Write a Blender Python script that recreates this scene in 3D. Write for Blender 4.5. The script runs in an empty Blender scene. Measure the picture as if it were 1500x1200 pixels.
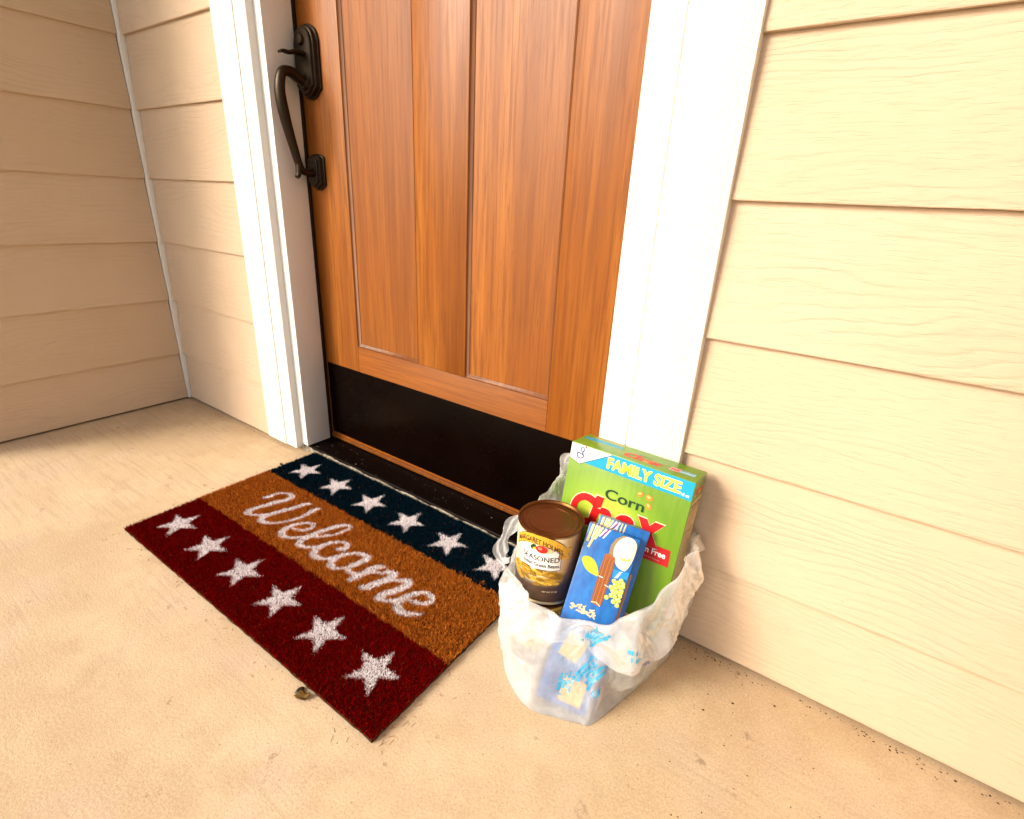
import bpy, bmesh, math, random
import numpy as np
from mathutils import Vector, Matrix, Euler

# ------------------------------------------------------------------ camera, world, sun, exposure
scn = bpy.context.scene
C = scn.collection
cam_d = bpy.data.cameras.new('camera'); cam = bpy.data.objects.new('camera', cam_d); C.objects.link(cam)
YAW, PITCH, ROLL = -.6, -.3788, .0518
_f = Vector((math.sin(YAW)*math.cos(PITCH), math.cos(YAW)*math.cos(PITCH), math.sin(PITCH)))
_r0 = Vector((math.cos(YAW), -math.sin(YAW), 0)); _u0 = _r0.cross(_f)
_r = _r0*math.cos(ROLL) + _u0*math.sin(ROLL); _u = _u0*math.cos(ROLL) - _r0*math.sin(ROLL)
m = Matrix((( _r.x, _u.x, -_f.x, 1.0717), (_r.y, _u.y, -_f.y, -.7492), (_r.z, _u.z, -_f.z, .6749), (0, 0, 0, 1)))
cam.matrix_world = m
cam_d.sensor_width = 36; cam_d.lens = 755.126/1500*36; cam_d.clip_start = .02; cam_d.clip_end = 500
scn.camera = cam

SUN_DIR = Vector((.43, .75, -.50)).normalized()          # the way the light travels
w = bpy.data.worlds.new('World'); scn.world = w; w.use_nodes = True
nt = w.node_tree; bg = nt.nodes['Background']
sky = nt.nodes.new('ShaderNodeTexSky'); sky.sky_type = 'NISHITA'; sky.sun_disc = False
sky.sun_elevation = math.asin(-SUN_DIR.z); sky.sun_rotation = math.atan2(-SUN_DIR.x, -SUN_DIR.y)
sky.dust_density = 3.0; sky.air_density = 1.0; sky.ozone_density = .6
nt.links.new(sky.outputs[0], bg.inputs[0]); bg.inputs[1].default_value = .15
sun_d = bpy.data.lights.new('sun', 'SUN'); sun = bpy.data.objects.new('sun', sun_d); C.objects.link(sun)
sun_d.energy = 1.3; sun_d.angle = math.radians(20); sun_d.color = (1, .91, .76)
sun.rotation_euler = SUN_DIR.to_track_quat('-Z', 'Y').to_euler()
sun.location = (-3, -3, 4)
scn.view_settings.view_transform = 'Standard'; scn.view_settings.look = 'None'
scn.view_settings.exposure = 1.22; scn.view_settings.gamma = 1; scn.view_settings.use_curve_mapping = False
scn.cycles.max_bounces = 10; scn.cycles.transparent_max_bounces = 16

rnd = random.Random(7)
RNG = np.random.default_rng(11)

# ------------------------------------------------------------------ node materials
class NM:
    def __init__(s, name, rough=.6, spec=.5, **kw):
        s.m = bpy.data.materials.new(name); s.m.use_nodes = True
        s.t = s.m.node_tree; s.p = s.t.nodes['Principled BSDF']; s.out = s.t.nodes['Material Output']
        s.set('Roughness', rough); s.set('Specular IOR Level', spec)
        for k, v in kw.items(): s.set(k.replace('_', ' '), v)
    def set(s, k, v):
        if isinstance(v, bpy.types.NodeSocket): s.t.links.new(v, s.p.inputs[k])
        else:
            if k == 'Base Color' and len(v) == 3: v = (*v, 1)
            s.p.inputs[k].default_value = v
    def n(s, typ, ins=None, **props):
        nd = s.t.nodes.new('ShaderNode' + typ)
        for k, v in props.items(): setattr(nd, k, v)
        for k, v in (ins or {}).items():
            if isinstance(v, bpy.types.NodeSocket): s.t.links.new(v, nd.inputs[k])
            else: nd.inputs[k].default_value = v
        return nd
    def coord(s, scale=(1, 1, 1), rand=False, kind='Object'):
        c = s.n('TexCoord').outputs[kind]
        if rand:
            o = s.n('ObjectInfo').outputs['Random']
            c2 = s.n('VectorMath', {1: (37.1, 19.3, 11.7)}, operation='SCALE')
            s.t.links.new(o, c2.inputs['Scale']); c2.inputs[0].default_value = (37.1, 19.3, 11.7)
            c = s.n('VectorMath', {0: c, 1: c2.outputs[0]}, operation='ADD').outputs[0]
        return s.n('Mapping', {'Vector': c, 'Scale': scale}).outputs[0]
    def noise(s, vec, scale=5, detail=4, rough=.55, dist=0):
        return s.n('TexNoise', {'Vector': vec, 'Scale': scale, 'Detail': detail, 'Roughness': rough, 'Distortion': dist}).outputs['Fac']
    def ramp(s, fac, stops, interp='LINEAR'):
        r = s.n('ValToRGB', {'Fac': fac}); cr = r.color_ramp; cr.interpolation = interp
        while len(cr.elements) < len(stops): cr.elements.new(.5)
        for e, (p, c) in zip(cr.elements, stops):
            e.position = p; e.color = (*c, 1) if len(c) == 3 else c
        return r.outputs[0]
    def math(s, op, a, b=0, c=0, clamp=False):
        nd = s.n('Math', operation=op, use_clamp=clamp)
        for i, v in enumerate((a, b, c)):
            if isinstance(v, bpy.types.NodeSocket): s.t.links.new(v, nd.inputs[i])
            else: nd.inputs[i].default_value = v
        return nd.outputs[0]
    def mix(s, fac, a, b, blend='MIX'):
        nd = s.n('Mix', data_type='RGBA', blend_type=blend)
        for i, v in ((0, fac), (6, a), (7, b)):
            if isinstance(v, bpy.types.NodeSocket): s.t.links.new(v, nd.inputs[i])
            else: nd.inputs[i].default_value = (*v, 1) if isinstance(v, tuple) and len(v) == 3 else v
        return nd.outputs[2]
    def bump(s, h, strength=.3, dist=.002, normal=None):
        nd = s.n('Bump', {'Height': h, 'Strength': strength, 'Distance': dist})
        if normal: s.t.links.new(normal, nd.inputs['Normal'])
        s.set('Normal', nd.outputs[0]); return nd.outputs[0]

def g3(v): return (v, v, v)

def mat_concrete():
    M = NM('porch_concrete', .85, .25)
    c = M.coord()
    big = M.noise(c, 2.2, 5, .6); mid = M.noise(c, 14, 6, .65); fine = M.noise(c, 260, 3, .7)
    broom = M.noise(M.n('Mapping', {'Vector': c, 'Rotation': (0, 0, -1.30), 'Scale': (7, 130, 1)}).outputs[0], 1, 4, .6)
    broom_mask = M.ramp(M.math('SUBTRACT', M.noise(c, 2.6, 4, .6), M.math('MULTIPLY', M.n('SeparateXYZ', {0: c}).outputs[0], .16)), [(.38, g3(0)), (.56, g3(1))])
    col = M.ramp(big, [(.3, (.46, .340, .205)), (.5, (.585, .455, .290)), (.72, (.66, .54, .38))])
    col = M.mix(M.ramp(mid, [(.35, g3(.45)), (.6, g3(0))]), col, (.47, .33, .20))
    pink = M.ramp(M.noise(c, 5.3, 4), [(.5, g3(0)), (.72, g3(.5))])
    col = M.mix(pink, col, (.55, .43, .34))
    gr1 = M.noise(c, 330, 4, .75); col = M.mix(M.ramp(gr1, [(.36, g3(.40)), (.50, g3(0))]), col, (.34, .23, .13)); col = M.mix(M.ramp(gr1, [(.52, g3(0)), (.68, g3(.5))]), col, (.72, .58, .42))
    stn = M.ramp(M.noise(c, 4.2, 8, .72), [(.54, g3(0)), (.68, g3(.42))]); col = M.mix(stn, col, (.36, .25, .15))
    spots = M.ramp(M.noise(c, 21, 5, .7), [(.64, g3(0)), (.70, g3(.6))]); col = M.mix(spots, col, (.22, .15, .09))
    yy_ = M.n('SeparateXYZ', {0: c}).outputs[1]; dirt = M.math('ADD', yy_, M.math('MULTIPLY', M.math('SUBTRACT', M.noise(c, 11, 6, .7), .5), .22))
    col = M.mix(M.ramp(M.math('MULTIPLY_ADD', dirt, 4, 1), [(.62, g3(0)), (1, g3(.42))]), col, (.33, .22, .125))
    pit = M.ramp(M.n('TexVoronoi', {'Vector': c, 'Scale': 75}).outputs['Distance'], [(.05, g3(1)), (.10, g3(0))]); col = M.mix(M.math('MULTIPLY', pit, M.ramp(M.noise(c, 12, 2), [(.5, g3(0)), (.62, g3(.7))])), col, (.16, .09, .05))
    spk = M.ramp(M.noise(c, 420, 2, .5), [(.30, g3(1)), (.36, g3(0))])
    col = M.mix(M.math('MULTIPLY', spk, .35), col, (.25, .17, .10))
    bs = M.ramp(M.math('MULTIPLY', M.ramp(broom, [(.38, g3(1)), (.5, g3(0))]), broom_mask), [(0, g3(0)), (1, g3(.34))])
    col = M.mix(bs, col, (.36, .25, .16))
    # damp-looking dirt along the wall base
    sep = M.n('SeparateXYZ', {0: M.n('TexCoord').outputs['Object']}).outputs
    wy = M.math('MULTIPLY', M.ramp(M.math('ADD', sep[1], M.math('MULTIPLY', M.math('SUBTRACT', mid, .5), .05)),
                 [(0, g3(0)), (1, g3(1))]), 1)
    M.set('Base Color', col)
    h = M.math('ADD', M.math('MULTIPLY', fine, 1.1), M.math('MULTIPLY', mid, .9))
    h = M.math('ADD', h, M.math('MULTIPLY', M.math('MULTIPLY', broom, broom_mask), .8))
    M.bump(h, .34, .0014)
    return M.m

def mat_siding(name, base):
    M = NM(name, .62, .3)
    c = M.coord((1, 1, 1), rand=True)
    warp = M.noise(M.n('Mapping', {'Vector': c, 'Scale': (2.6, 2.6, 9)}).outputs[0], 1, 2, .5)
    sep = M.n('SeparateXYZ', {0: c}).outputs
    ph = M.math('ADD', M.math('MULTIPLY', sep[2], 520), M.math('MULTIPLY', warp, 62))
    wob = M.noise(M.n('Mapping', {'Vector': c, 'Scale': (22, 22, 90)}).outputs[0], 1, 2)
    ph = M.math('ADD', ph, M.math('MULTIPLY', wob, 5))
    lines = M.ramp(M.math('MULTIPLY_ADD', M.math('SINE', ph), .5, .5), [(0, g3(0)), (.25, g3(.75)), (1, g3(1))])
    mask = M.ramp(M.noise(M.n('Mapping', {'Vector': c, 'Scale': (3, 3, 10)}).outputs[0], 1, 3), [(.42, g3(0)), (.6, g3(1))])
    dash = M.noise(M.n('Mapping', {'Vector': c, 'Scale': (38, 38, 330)}).outputs[0], 1, 3, .6)
    dash = M.ramp(dash, [(.36, g3(0)), (.46, g3(1))])
    soft = M.noise(c, 26, 4, .6)
    h = M.math('ADD', M.math('MULTIPLY', M.math('MULTIPLY', lines, mask), .55), M.math('MULTIPLY', dash, .35))
    h = M.math('ADD', h, M.math('MULTIPLY', soft, 1.0))
    v = M.noise(c, 3, 3)
    col = M.mix(M.ramp(v, [(.3, g3(0)), (.7, g3(1))]), base, tuple(x*f for x, f in zip(base, (.93, .90, .86))))
    rv = M.n('ObjectInfo').outputs['Random']; col = M.mix(M.math('MULTIPLY', rv, .35), col, tuple(x*f for x, f in zip(base, (.93, .92, .86))))
    spl = M.ramp(M.noise(c, 48, 5, .7), [(.66, g3(0)), (.74, g3(.4))]); col = M.mix(spl, col, tuple(x*.62 for x in base))
    groove_shade = M.math('MULTIPLY', M.math('MULTIPLY', M.math('SUBTRACT', 1, lines), mask), .16)  # darkens the grain grooves, putting their shading into the colour
    col = M.mix(groove_shade, col, tuple(x*.6 for x in base))
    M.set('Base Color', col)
    M.bump(h, .7, .0012)
    return M.m

def mat_trim(name, base, grain=True):
    M = NM(name, .5, .35)
    c = M.coord((1, 1, 1))
    if grain:
        warp = M.noise(M.n('Mapping', {'Vector': c, 'Scale': (9, 9, 2.2)}).outputs[0], 1, 2)
        sep = M.n('SeparateXYZ', {0: c}).outputs
        ph = M.math('ADD', M.math('MULTIPLY', sep[0], 620), M.math('MULTIPLY', warp, 70))
        lines = M.ramp(M.math('MULTIPLY_ADD', M.math('SINE', ph), .5, .5), [(0, g3(0)), (.22, g3(.8)), (1, g3(1))])
        mask = M.ramp(M.noise(M.n('Mapping', {'Vector': c, 'Scale': (10, 10, 2)}).outputs[0], 1, 2), [(.40, g3(0)), (.55, g3(1))])
        h = M.math('ADD', M.math('MULTIPLY', lines, mask), M.math('MULTIPLY', M.noise(c, 60, 3), .5))
        M.bump(h, .45, .0010)
        g = M.math('MULTIPLY', M.math('MULTIPLY', M.math('SUBTRACT', 1, lines), mask), .26)
        M.set('Base Color', M.mix(g, base, (.52, .47, .36)))
    else:
        M.set('Base Color', M.mix(M.ramp(M.noise(c, 7, 4), [(.4, g3(0)), (.7, g3(.35))]), base, tuple(x*.93 for x in base)))
        M.bump(M.noise(c, 45, 3), .15, .001)
    return M.m

def mat_wood(name, vertical=True, dark=1.0):
    M = NM(name, .36, .3)
    c = M.coord((1, 1, 1))
    sc = (1, 1, .035) if vertical else (.035, 1, 1)
    a = M.noise(M.n('Mapping', {'Vector': c, 'Scale': tuple(x*150 for x in sc)}).outputs[0], 1, 6, .62, .4)
    b = M.noise(M.n('Mapping', {'Vector': c, 'Scale': tuple(x*22 for x in sc)}).outputs[0], 1, 4, .55)
    tick = M.noise(M.n('Mapping', {'Vector': c, 'Scale': tuple(x*520 for x in ((1, 1, .05) if vertical else (.05, 1, 1)))}).outputs[0], 1, 2, .6)
    blot = M.noise(c, 5, 3)
    k = dark
    base = M.ramp(b, [(.28, (.170*k, .047*k, .0048*k)), (.5, (.250*k, .077*k, .0085*k)), (.72, (.345*k, .118*k, .0160*k))])
    col = M.mix(M.ramp(a, [(.38, g3(.75)), (.56, g3(0))]), base, (.150*k, .038*k, .0035*k))
    col = M.mix(M.ramp(tick, [(.30, g3(.55)), (.38, g3(0))]), col, (.13*k, .03*k, .005*k))
    col = M.mix(M.ramp(blot, [(.4, g3(0)), (.7, g3(.25))]), col, (.25*k, .065*k, .009*k))
    M.set('Base Color', col)
    M.set('Roughness', M.ramp(a, [(.3, g3(.50)), (.7, g3(.34))]))
    M.set('Coat Weight', .15); M.set('Coat Roughness', .3)
    M.bump(M.math('ADD', a, M.math('MULTIPLY', tick, .5)), .32, .0009)
    return M.m

def mat_plain(name, col, rough=.5, spec=.5, metal=0, noise=.0, nscale=40, bump=0):
    M = NM(name, rough, spec); M.set('Metallic', metal)
    if noise:
        c = M.coord(); n_ = M.noise(c, nscale, 4)
        M.set('Base Color', M.mix(M.ramp(n_, [(.35, g3(0)), (.65, g3(1))]), col, tuple(max(0, x*(1-noise)) for x in col)))
    else: M.set('Base Color', col)
    if bump: M.bump(M.noise(M.coord(), nscale*2, 3), bump, .001)
    return M.m

def mat_fibre():
    M = NM('coir_fibre', 1, .02)
    a = M.n('Attribute', attribute_name='fibre_colour').outputs['Color']
    M.set('Base Color', a)
    return M.m

# ------------------------------------------------------------------ object helpers
def link(name, me, parent=None, loc=None):
    o = bpy.data.objects.new(name, me); C.objects.link(o)
    if parent: o.parent = parent
    if loc: o.location = loc
    return o
def thing(name, label, cat, loc=(0, 0, 0), rot=None, group=None):
    o = bpy.data.objects.new(name, None); C.objects.link(o); o.location = loc; o.empty_display_size = .05
    if rot is not None: o.rotation_euler = rot
    o['label'] = label; o['category'] = cat
    if group: o['group'] = group
    return o
def tag(o, label=None, cat=None, group=None, kind=None):
    if label: o['label'] = label
    if cat: o['category'] = cat
    if group: o['group'] = group
    if kind: o['kind'] = kind
    return o
def mesh_np(name, verts, faces, mats, smooth=False, fm=None):
    me = bpy.data.meshes.new(name); me.from_pydata([tuple(v) for v in verts], [], [tuple(f) for f in faces])
    for m_ in (mats if isinstance(mats, (list, tuple)) else [mats]): me.materials.append(m_)
    if fm is not None: me.polygons.foreach_set('material_index', fm)
    if smooth: me.polygons.foreach_set('use_smooth', [True]*len(me.polygons))
    me.update(); return me
def box_mesh(name, x0, x1, y0, y1, z0, z1, mat, bevel=.0, seg=2):
    bm = bmesh.new(); bmesh.ops.create_cube(bm, size=1)
    for v in bm.verts: v.co = Vector((x0+(v.co.x+.5)*(x1-x0), y0+(v.co.y+.5)*(y1-y0), z0+(v.co.z+.5)*(z1-z0)))
    if bevel: bmesh.ops.bevel(bm, geom=bm.edges[:], offset=bevel, segments=seg, affect='EDGES', profile=.5)
    me = bpy.data.meshes.new(name); bm.to_mesh(me); bm.free(); me.materials.append(mat)
    if bevel: me.polygons.foreach_set('use_smooth', [True]*len(me.polygons)); me.set_sharp_from_angle(angle=math.radians(40))
    return me
def extrude_profile(name, prof, axis, a0, a1, mat, n=1, jitter=0, smooth=False):
    """closed 2D profile swept along an axis: axis 'x' -> prof is (y,z); axis 'z' -> (x,y); axis 'y' -> (x,z)"""
    V = []; F = []; k = len(prof)
    for i in range(n+1):
        t = a0+(a1-a0)*i/n
        for (p, q) in prof:
            j = rnd.uniform(-jitter, jitter) if jitter else 0; j2 = rnd.uniform(-jitter, jitter) if jitter else 0
            V.append({'x': (t, p+j, q+j2), 'z': (p+j, q+j2, t), 'y': (p+j, t, q+j2)}[axis])
    for i in range(n):
        for j in range(k):
            F.append((i*k+j, i*k+(j+1) % k, (i+1)*k+(j+1) % k, (i+1)*k+j))
    F.append(tuple(range(k))[::-1]); F.append(tuple(n*k+j for j in range(k)))
    me = mesh_np(name, V, F, mat, smooth)
    bm = bmesh.new(); bm.from_mesh(me); bmesh.ops.recalc_face_normals(bm, faces=bm.faces[:]); bm.to_mesh(me); bm.free()
    if smooth: me.set_sharp_from_angle(angle=math.radians(35))
    return me
def lathe(name, prof, mat, seg=64, smooth=True):
    V = []; F = []; k = len(prof)
    for i in range(seg):
        a = 2*math.pi*i/seg
        for r_, z in prof: V.append((r_*math.cos(a), r_*math.sin(a), z))
    for i in range(seg):
        i2 = (i+1) % seg
        for j in range(k-1): F.append((i*k+j, i2*k+j, i2*k+j+1, i*k+j+1))
    me = mesh_np(name, V, F, mat, smooth)
    bm = bmesh.new(); bm.from_mesh(me); bmesh.ops.remove_doubles(bm, verts=bm.verts[:], dist=1e-6)
    bmesh.ops.recalc_face_normals(bm, faces=bm.faces[:]); bm.to_mesh(me); bm.free()
    if smooth: me.set_sharp_from_angle(angle=math.radians(40))
    return me
def catmull(P, n):
    P = [Vector(p) for p in P]; Q = [P[0]*2-P[1]] + P + [P[-1]*2-P[-2]]; out = []
    for i in range(1, len(Q)-2):
        for k in range(n):
            t = k/n; a, b, c, d = Q[i-1], Q[i], Q[i+1], Q[i+2]
            out.append(.5*((2*b)+(c-a)*t+(2*a-5*b+4*c-d)*t*t+(3*b-a-3*c+d)*t**3))
    out.append(P[-1]); return out
def sweep(name, path, radii, mat, seg=14, squash=1.0):
    path = [Vector(p) for p in path]; V = []; F = []; n = len(path)
    up = Vector((1, 0, 0))
    for i, p in enumerate(path):
        t = (path[min(i+1, n-1)]-path[max(i-1, 0)]).normalized()
        s = (up-t*up.dot(t)).normalized(); b = t.cross(s)
        for k in range(seg):
            a = 2*math.pi*k/seg
            V.append(p+s*math.cos(a)*radii[i]*squash+b*math.sin(a)*radii[i])
    for i in range(n-1):
        for k in range(seg): F.append((i*seg+k, i*seg+(k+1) % seg, (i+1)*seg+(k+1) % seg, (i+1)*seg+k))
    F.append(tuple(range(seg))); F.append(tuple((n-1)*seg+k for k in range(seg))[::-1])
    return mesh_np(name, V, F, mat, True)

# flat print: polygons given in the 2D coordinates of a surface, laid a hair above it
class Print:
    def __init__(s, fmap): s.f = fmap; s.V = []; s.F = []; s.M = []; s.mats = []; s.lay = 0
    def mi(s, mat):
        if mat not in s.mats: s.mats.append(mat)
        return s.mats.index(mat)
    def poly(s, pts, mat, lay=1, sub=None):
        if sub: pts = [((a[0]*(sub-k)+b[0]*k)/sub, (a[1]*(sub-k)+b[1]*k)/sub) for a, b in zip(pts, pts[1:]+pts[:1]) for k in range(sub)]
        i0 = len(s.V); s.V += [s.f(u, v, lay) for u, v in pts]; s.F.append(tuple(range(i0, i0+len(pts)))); s.M.append(s.mi(mat))
    def grid(s, u0, u1, v0, v1, nu, nv, mat, lay=1, inside=None):
        """a filled patch split into cells so that it can follow a curved surface"""
        for i in range(nu):
            for j in range(nv):
                a, b = u0+(u1-u0)*i/nu, u0+(u1-u0)*(i+1)/nu; c, d = v0+(v1-v0)*j/nv, v0+(v1-v0)*(j+1)/nv
                if inside and not inside((a+b)/2, (c+d)/2): continue
                s.poly([(a, c), (b, c), (b, d), (a, d)], mat, lay)
    def ell(s, u, v, a, b, rot, mat, lay=1, n=14):
        c_, s_ = math.cos(rot), math.sin(rot)
        s.poly([(u+a*math.cos(t)*c_-b*math.sin(t)*s_, v+a*math.cos(t)*s_+b*math.sin(t)*c_) for t in [2*math.pi*k/n for k in range(n)]], mat, lay)
    def line(s, pts, wd, mat, lay=1):
        for (a, b) in zip(pts[:-1], pts[1:]):
            d = Vector((b[0]-a[0], b[1]-a[1])); L = d.length
            if L < 1e-6: continue
            n_ = Vector((-d.y, d.x))/L*wd/2; e = d/L*wd*.25
            s.poly([(a[0]+n_.x-e.x, a[1]+n_.y-e.y), (a[0]-n_.x-e.x, a[1]-n_.y-e.y), (b[0]-n_.x+e.x, b[1]-n_.y+e.y), (b[0]+n_.x+e.x, b[1]+n_.y+e.y)], mat, lay)
    def text(s, txt, u0, v0, width, height, mat, lay=1, shear=0, bold=0, warp=None, flip=False, res=6, rot=0, grow=0):
        """text fitted to the box u0..u0+width, v0..v0+height"""
        V, F = text_geo(txt, bold, res)
        lo = V.min(0); hi = V.max(0); sc = (hi-lo)
        g = grow
        P = []
        for x, y in V:
            a = (x-lo[0])/sc[0]*(width+2*g)-g; b = (y-lo[1])/sc[1]*(height+2*g)-g
            a += shear*b
            if rot: a, b = a*math.cos(rot)-b*math.sin(rot), a*math.sin(rot)+b*math.cos(rot)
            if warp: a, b = warp(a, b)
            P.append((u0+a, v0+b))
        i0 = len(s.V); s.V += [s.f(u, v, lay) for u, v in P]
        for f in F: s.F.append(tuple(i0+i for i in f)); s.M.append(s.mi(mat))
    def build(s, name, parent):
        me = mesh_np(name, s.V, s.F, s.mats, False, s.M); return link(name, me, parent)
_tc = {}
def smooth_ring(pts, n=4):
    P_ = np.array(pts, float); a, b, c, d = np.roll(P_, 1, 0), P_, np.roll(P_, -1, 0), np.roll(P_, -2, 0)
    return [tuple(q) for q in np.concatenate([.5*((2*b)+(c-a)*t+(2*a-5*b+4*c-d)*t*t+(3*b-a-3*c+d)*t**3)[:, None] for t in np.arange(n)/n], 1).reshape(-1, 2)]
def text_geo(txt, bold, res):
    key = (txt, bold, res)
    if key not in _tc:
        cu = bpy.data.curves.new('lettering', 'FONT'); cu.body = txt; cu.offset = bold; cu.resolution_u = res; cu.size = 1
        o = bpy.data.objects.new('lettering', cu); C.objects.link(o)
        dg = bpy.context.evaluated_depsgraph_get(); e = o.evaluated_get(dg); me = e.to_mesh()
        V = np.array([(v.co.x, v.co.y) for v in me.vertices]); F = [tuple(p.vertices) for p in me.polygons]
        e.to_mesh_clear(); bpy.data.objects.remove(o); bpy.data.curves.remove(cu); _tc[key] = (V, F)
    return _tc[key]

# ------------------------------------------------------------------ materials
M_conc = mat_concrete()
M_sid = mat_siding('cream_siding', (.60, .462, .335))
M_case = mat_trim('white_trim_grained', (.74, .73, .675))
M_trim = mat_trim('white_trim_smooth', (.77, .765, .74), False)
M_woodv = mat_wood('door_wood_vertical', True); M_woodh = mat_wood('door_wood_horizontal', False)
M_woodr = mat_wood('door_wood_darkened', True, .62)  # darker door wood; on the panel moulding it paints the recess shadow
M_bronze = mat_plain('oil_rubbed_bronze', (.030, .019, .010), .36, .5, .75, .4, 30)
M_sill = NM('dark_bronze_threshold', .5, .05); _c = M_sill.coord()
M_sill.set('Base Color', M_sill.mix(M_sill.ramp(M_sill.noise(_c, 60, 5, .7), [(.55, g3(0)), (.8, g3(.35))]), (.0032, .0012, .0008), (.022, .013, .009)))
M_sill.bump(M_sill.noise(_c, 90, 3), .2, .0008); M_sill = M_sill.m
M_kick = NM('dark_kick_plate', .30, .04); _c = M_kick.coord()
M_kick.set('Base Color', M_kick.mix(M_kick.ramp(M_kick.noise(_c, 6, 4), [(.4, g3(0)), (.7, g3(1))]), (.0022, .0008, .0005), (.0036, .0013, .0008)))
M_kick.set('Roughness', M_kick.ramp(M_kick.noise(_c, 9, 5, .6), [(.3, g3(.22)), (.7, g3(.36))])); _sc = M_kick.noise(M_kick.n('Mapping', {'Vector': _c, 'Rotation': (0, .3, 0), 'Scale': (30, 1, 420)}).outputs[0], 1, 2); M_kick.bump(_sc, .06, .0006); M_kick = M_kick.m
M_rubber = mat_plain('weather_strip_rubber', (.016, .008, .005), .6, .3)
M_shade = mat_plain('dark_backing', (.05, .04, .03), .9)
M_grass = mat_plain('lawn', (.07, .10, .035), .9, .2, 0, .5, 3)

# ------------------------------------------------------------------ ground
pf = link('porch_floor', mesh_np('porch_floor', [(-.9, -2.4, 0), (3.4, -2.4, 0), (3.4, .12, 0), (-.9, .12, 0), (-.9, -2.4, -.16), (3.4, -2.4, -.16), (3.4, .12, -.16), (-.9, .12, -.16)],
     [(0, 1, 2, 3), (4, 7, 6, 5), (0, 4, 5, 1), (1, 5, 6, 2), (2, 6, 7, 3), (3, 7, 4, 0)], M_conc)); tag(pf, kind='structure')
gr = link('ground', mesh_np('ground', [(-80, -80, -.15), (80, -80, -.15), (80, 80, -.15), (-80, 80, -.15)], [(0, 1, 2, 3)], M_grass)); tag(gr, kind='structure')

pc = link('porch_ceiling', box_mesh('porch_ceiling', -.9, 3.4, -1.7, .1, 2.601, 2.66, mat_plain('ceiling_paint', (.7, .68, .6), .7))); tag(pc, kind='structure')

# ------------------------------------------------------------------ siding walls
Z0, SP = .1596, .1778
XL, XR = -.285, .8875                       # outer edges of the casing
def board_profile(first=False):
    zb = .004 if first else 0
    return zb
def siding(parent, x0, x1, ncourse, hz0=0, rot=None):
    """lap boards one above the other on the plane y=0 of the parent"""
    L = x1-x0; nseg = max(2, int(L/.05))
    meshes = {}
    for k in range(ncourse):
        zb = .006 if k == 0 else Z0+SP*(k-1)
        H = (Z0-.006 if k == 0 else SP)+.022
        key = round(H, 4)
        if key not in meshes or k < 7:
            prof = [(-.0138, .0), (-.0145, .0012), (-.0145, .004), (-.0046, H), (.0016, H), (-.0066, .0)]
            me = extrude_profile('siding_board', prof, 'x', 0, L, M_sid, nseg, .00022)
            meshes[key] = me
        link('siding_board', meshes[key], parent, (x0, 0, zb+hz0))
NC = 14
wr = thing('siding_wall', 'cream lap siding wall to the right of the front door, behind the cereal box', 'wall', (XR, 0, 0))
siding(wr, 0, 2.4, NC)
link('wall_backing', box_mesh('wall_backing', -.08, 2.4, .004, .10, 0, 2.6, M_shade), wr)
wl = thing('siding_wall', 'short stretch of pale cream lap siding left of the door between white casing and corner', 'wall', (XL, 0, 0))
siding(wl, -.484, 0, NC)
link('wall_backing', box_mesh('wall_backing', -.55, .08, .004, .10, 0, 2.6, M_shade), wl)
link('corner_trim', box_mesh('corner_trim', -.500, -.486, -.022, -.002, .004, 2.55, M_trim, .001), wl)
wt = thing('siding_wall', 'cream lap siding wall at far left that meets the door wall in a corner', 'wall', (-.787, -.023, 0), (0, 0, -math.pi/2))
wt.rotation_euler = (0, 0, math.pi/2)
wt.location = (-.790, -.56, 0)
siding(wt, 0, .536, NC)
link('wall_backing', box_mesh('wall_backing', 0, .56, .004, .10, 0, 2.6, M_shade), wt)
shade_wall = thing('siding_wall', 'unseen lap siding wall added at far right to hold back skylight', 'wall', (1.78, -.03, 0), (0, 0, -math.pi/2))  # unseen wall added to shade the right side from the sky
siding(shade_wall, 0, 1.3, NC)
link('wall_backing', box_mesh('wall_backing', 0, 1.3, .004, .10, 0, 2.6, M_shade), shade_wall)
link('corner_board', box_mesh('corner_board', -.09, -.002, -.022, .10, .004, 2.6, M_case, .001), wt)

# ------------------------------------------------------------------ door frame
DL, DR, DY = -.137, .738, .082               # door left, right, face
ft = thing('door_frame', 'white door casing and jambs around the wooden front door, over a dark threshold', 'door frame', (0, 0, 0))
link('casing', box_mesh('casing', XL, XL+.0885, -.0225, .003, .010, 2.10, M_case, .0012), ft)
link('casing', box_mesh('casing', XR-.0885, XR, -.0225, .003, .004, 2.10, M_case, .0012), ft)
link('casing', box_mesh('casing', XL-.02, XR+.02, -.0225, .003, 2.1015, 2.21, M_case, .0012), ft)
# brick mould: flat, cove, lip
def mould(x_out, s):
    pts = [(0, .003), (0, -.0196), (.0012, -.0208), (.0452, -.0208), (.0465, -.0196), (.0465, .003)]
    return [(x_out+s*a, b) for a, b in pts]
link('brick_mould', extrude_profile('brick_mould', mould(XL+.0901, 1), 'z', .012, 2.10, M_trim, 1, 0, True), ft)
link('brick_mould', extrude_profile('brick_mould', mould(XR-.0901, -1), 'z', .006, 2.10, M_trim, 1, 0, True), ft)
link('jamb', box_mesh('jamb', -.1488, -.1220, -.003, .0700, .0205, 2.08, M_trim, .0006), ft)
link('jamb', box_mesh('jamb', .7430, .7507, -.003, .0700, .0205, 2.08, M_trim, .0006), ft)
link('jamb', box_mesh('jamb', -.1488, .7507, -.003, .0700, 2.081, 2.10, M_trim, .0006), ft)
link('weather_strip', box_mesh('weather_strip', DL-.010, -.1235, .0702, .0815, .0205, 2.08, M_rubber, .002), ft)
link('weather_strip', box_mesh('weather_strip', .7300, .7428, .0702, .0815, .0205, 2.08, M_rubber, .002), ft)
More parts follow.
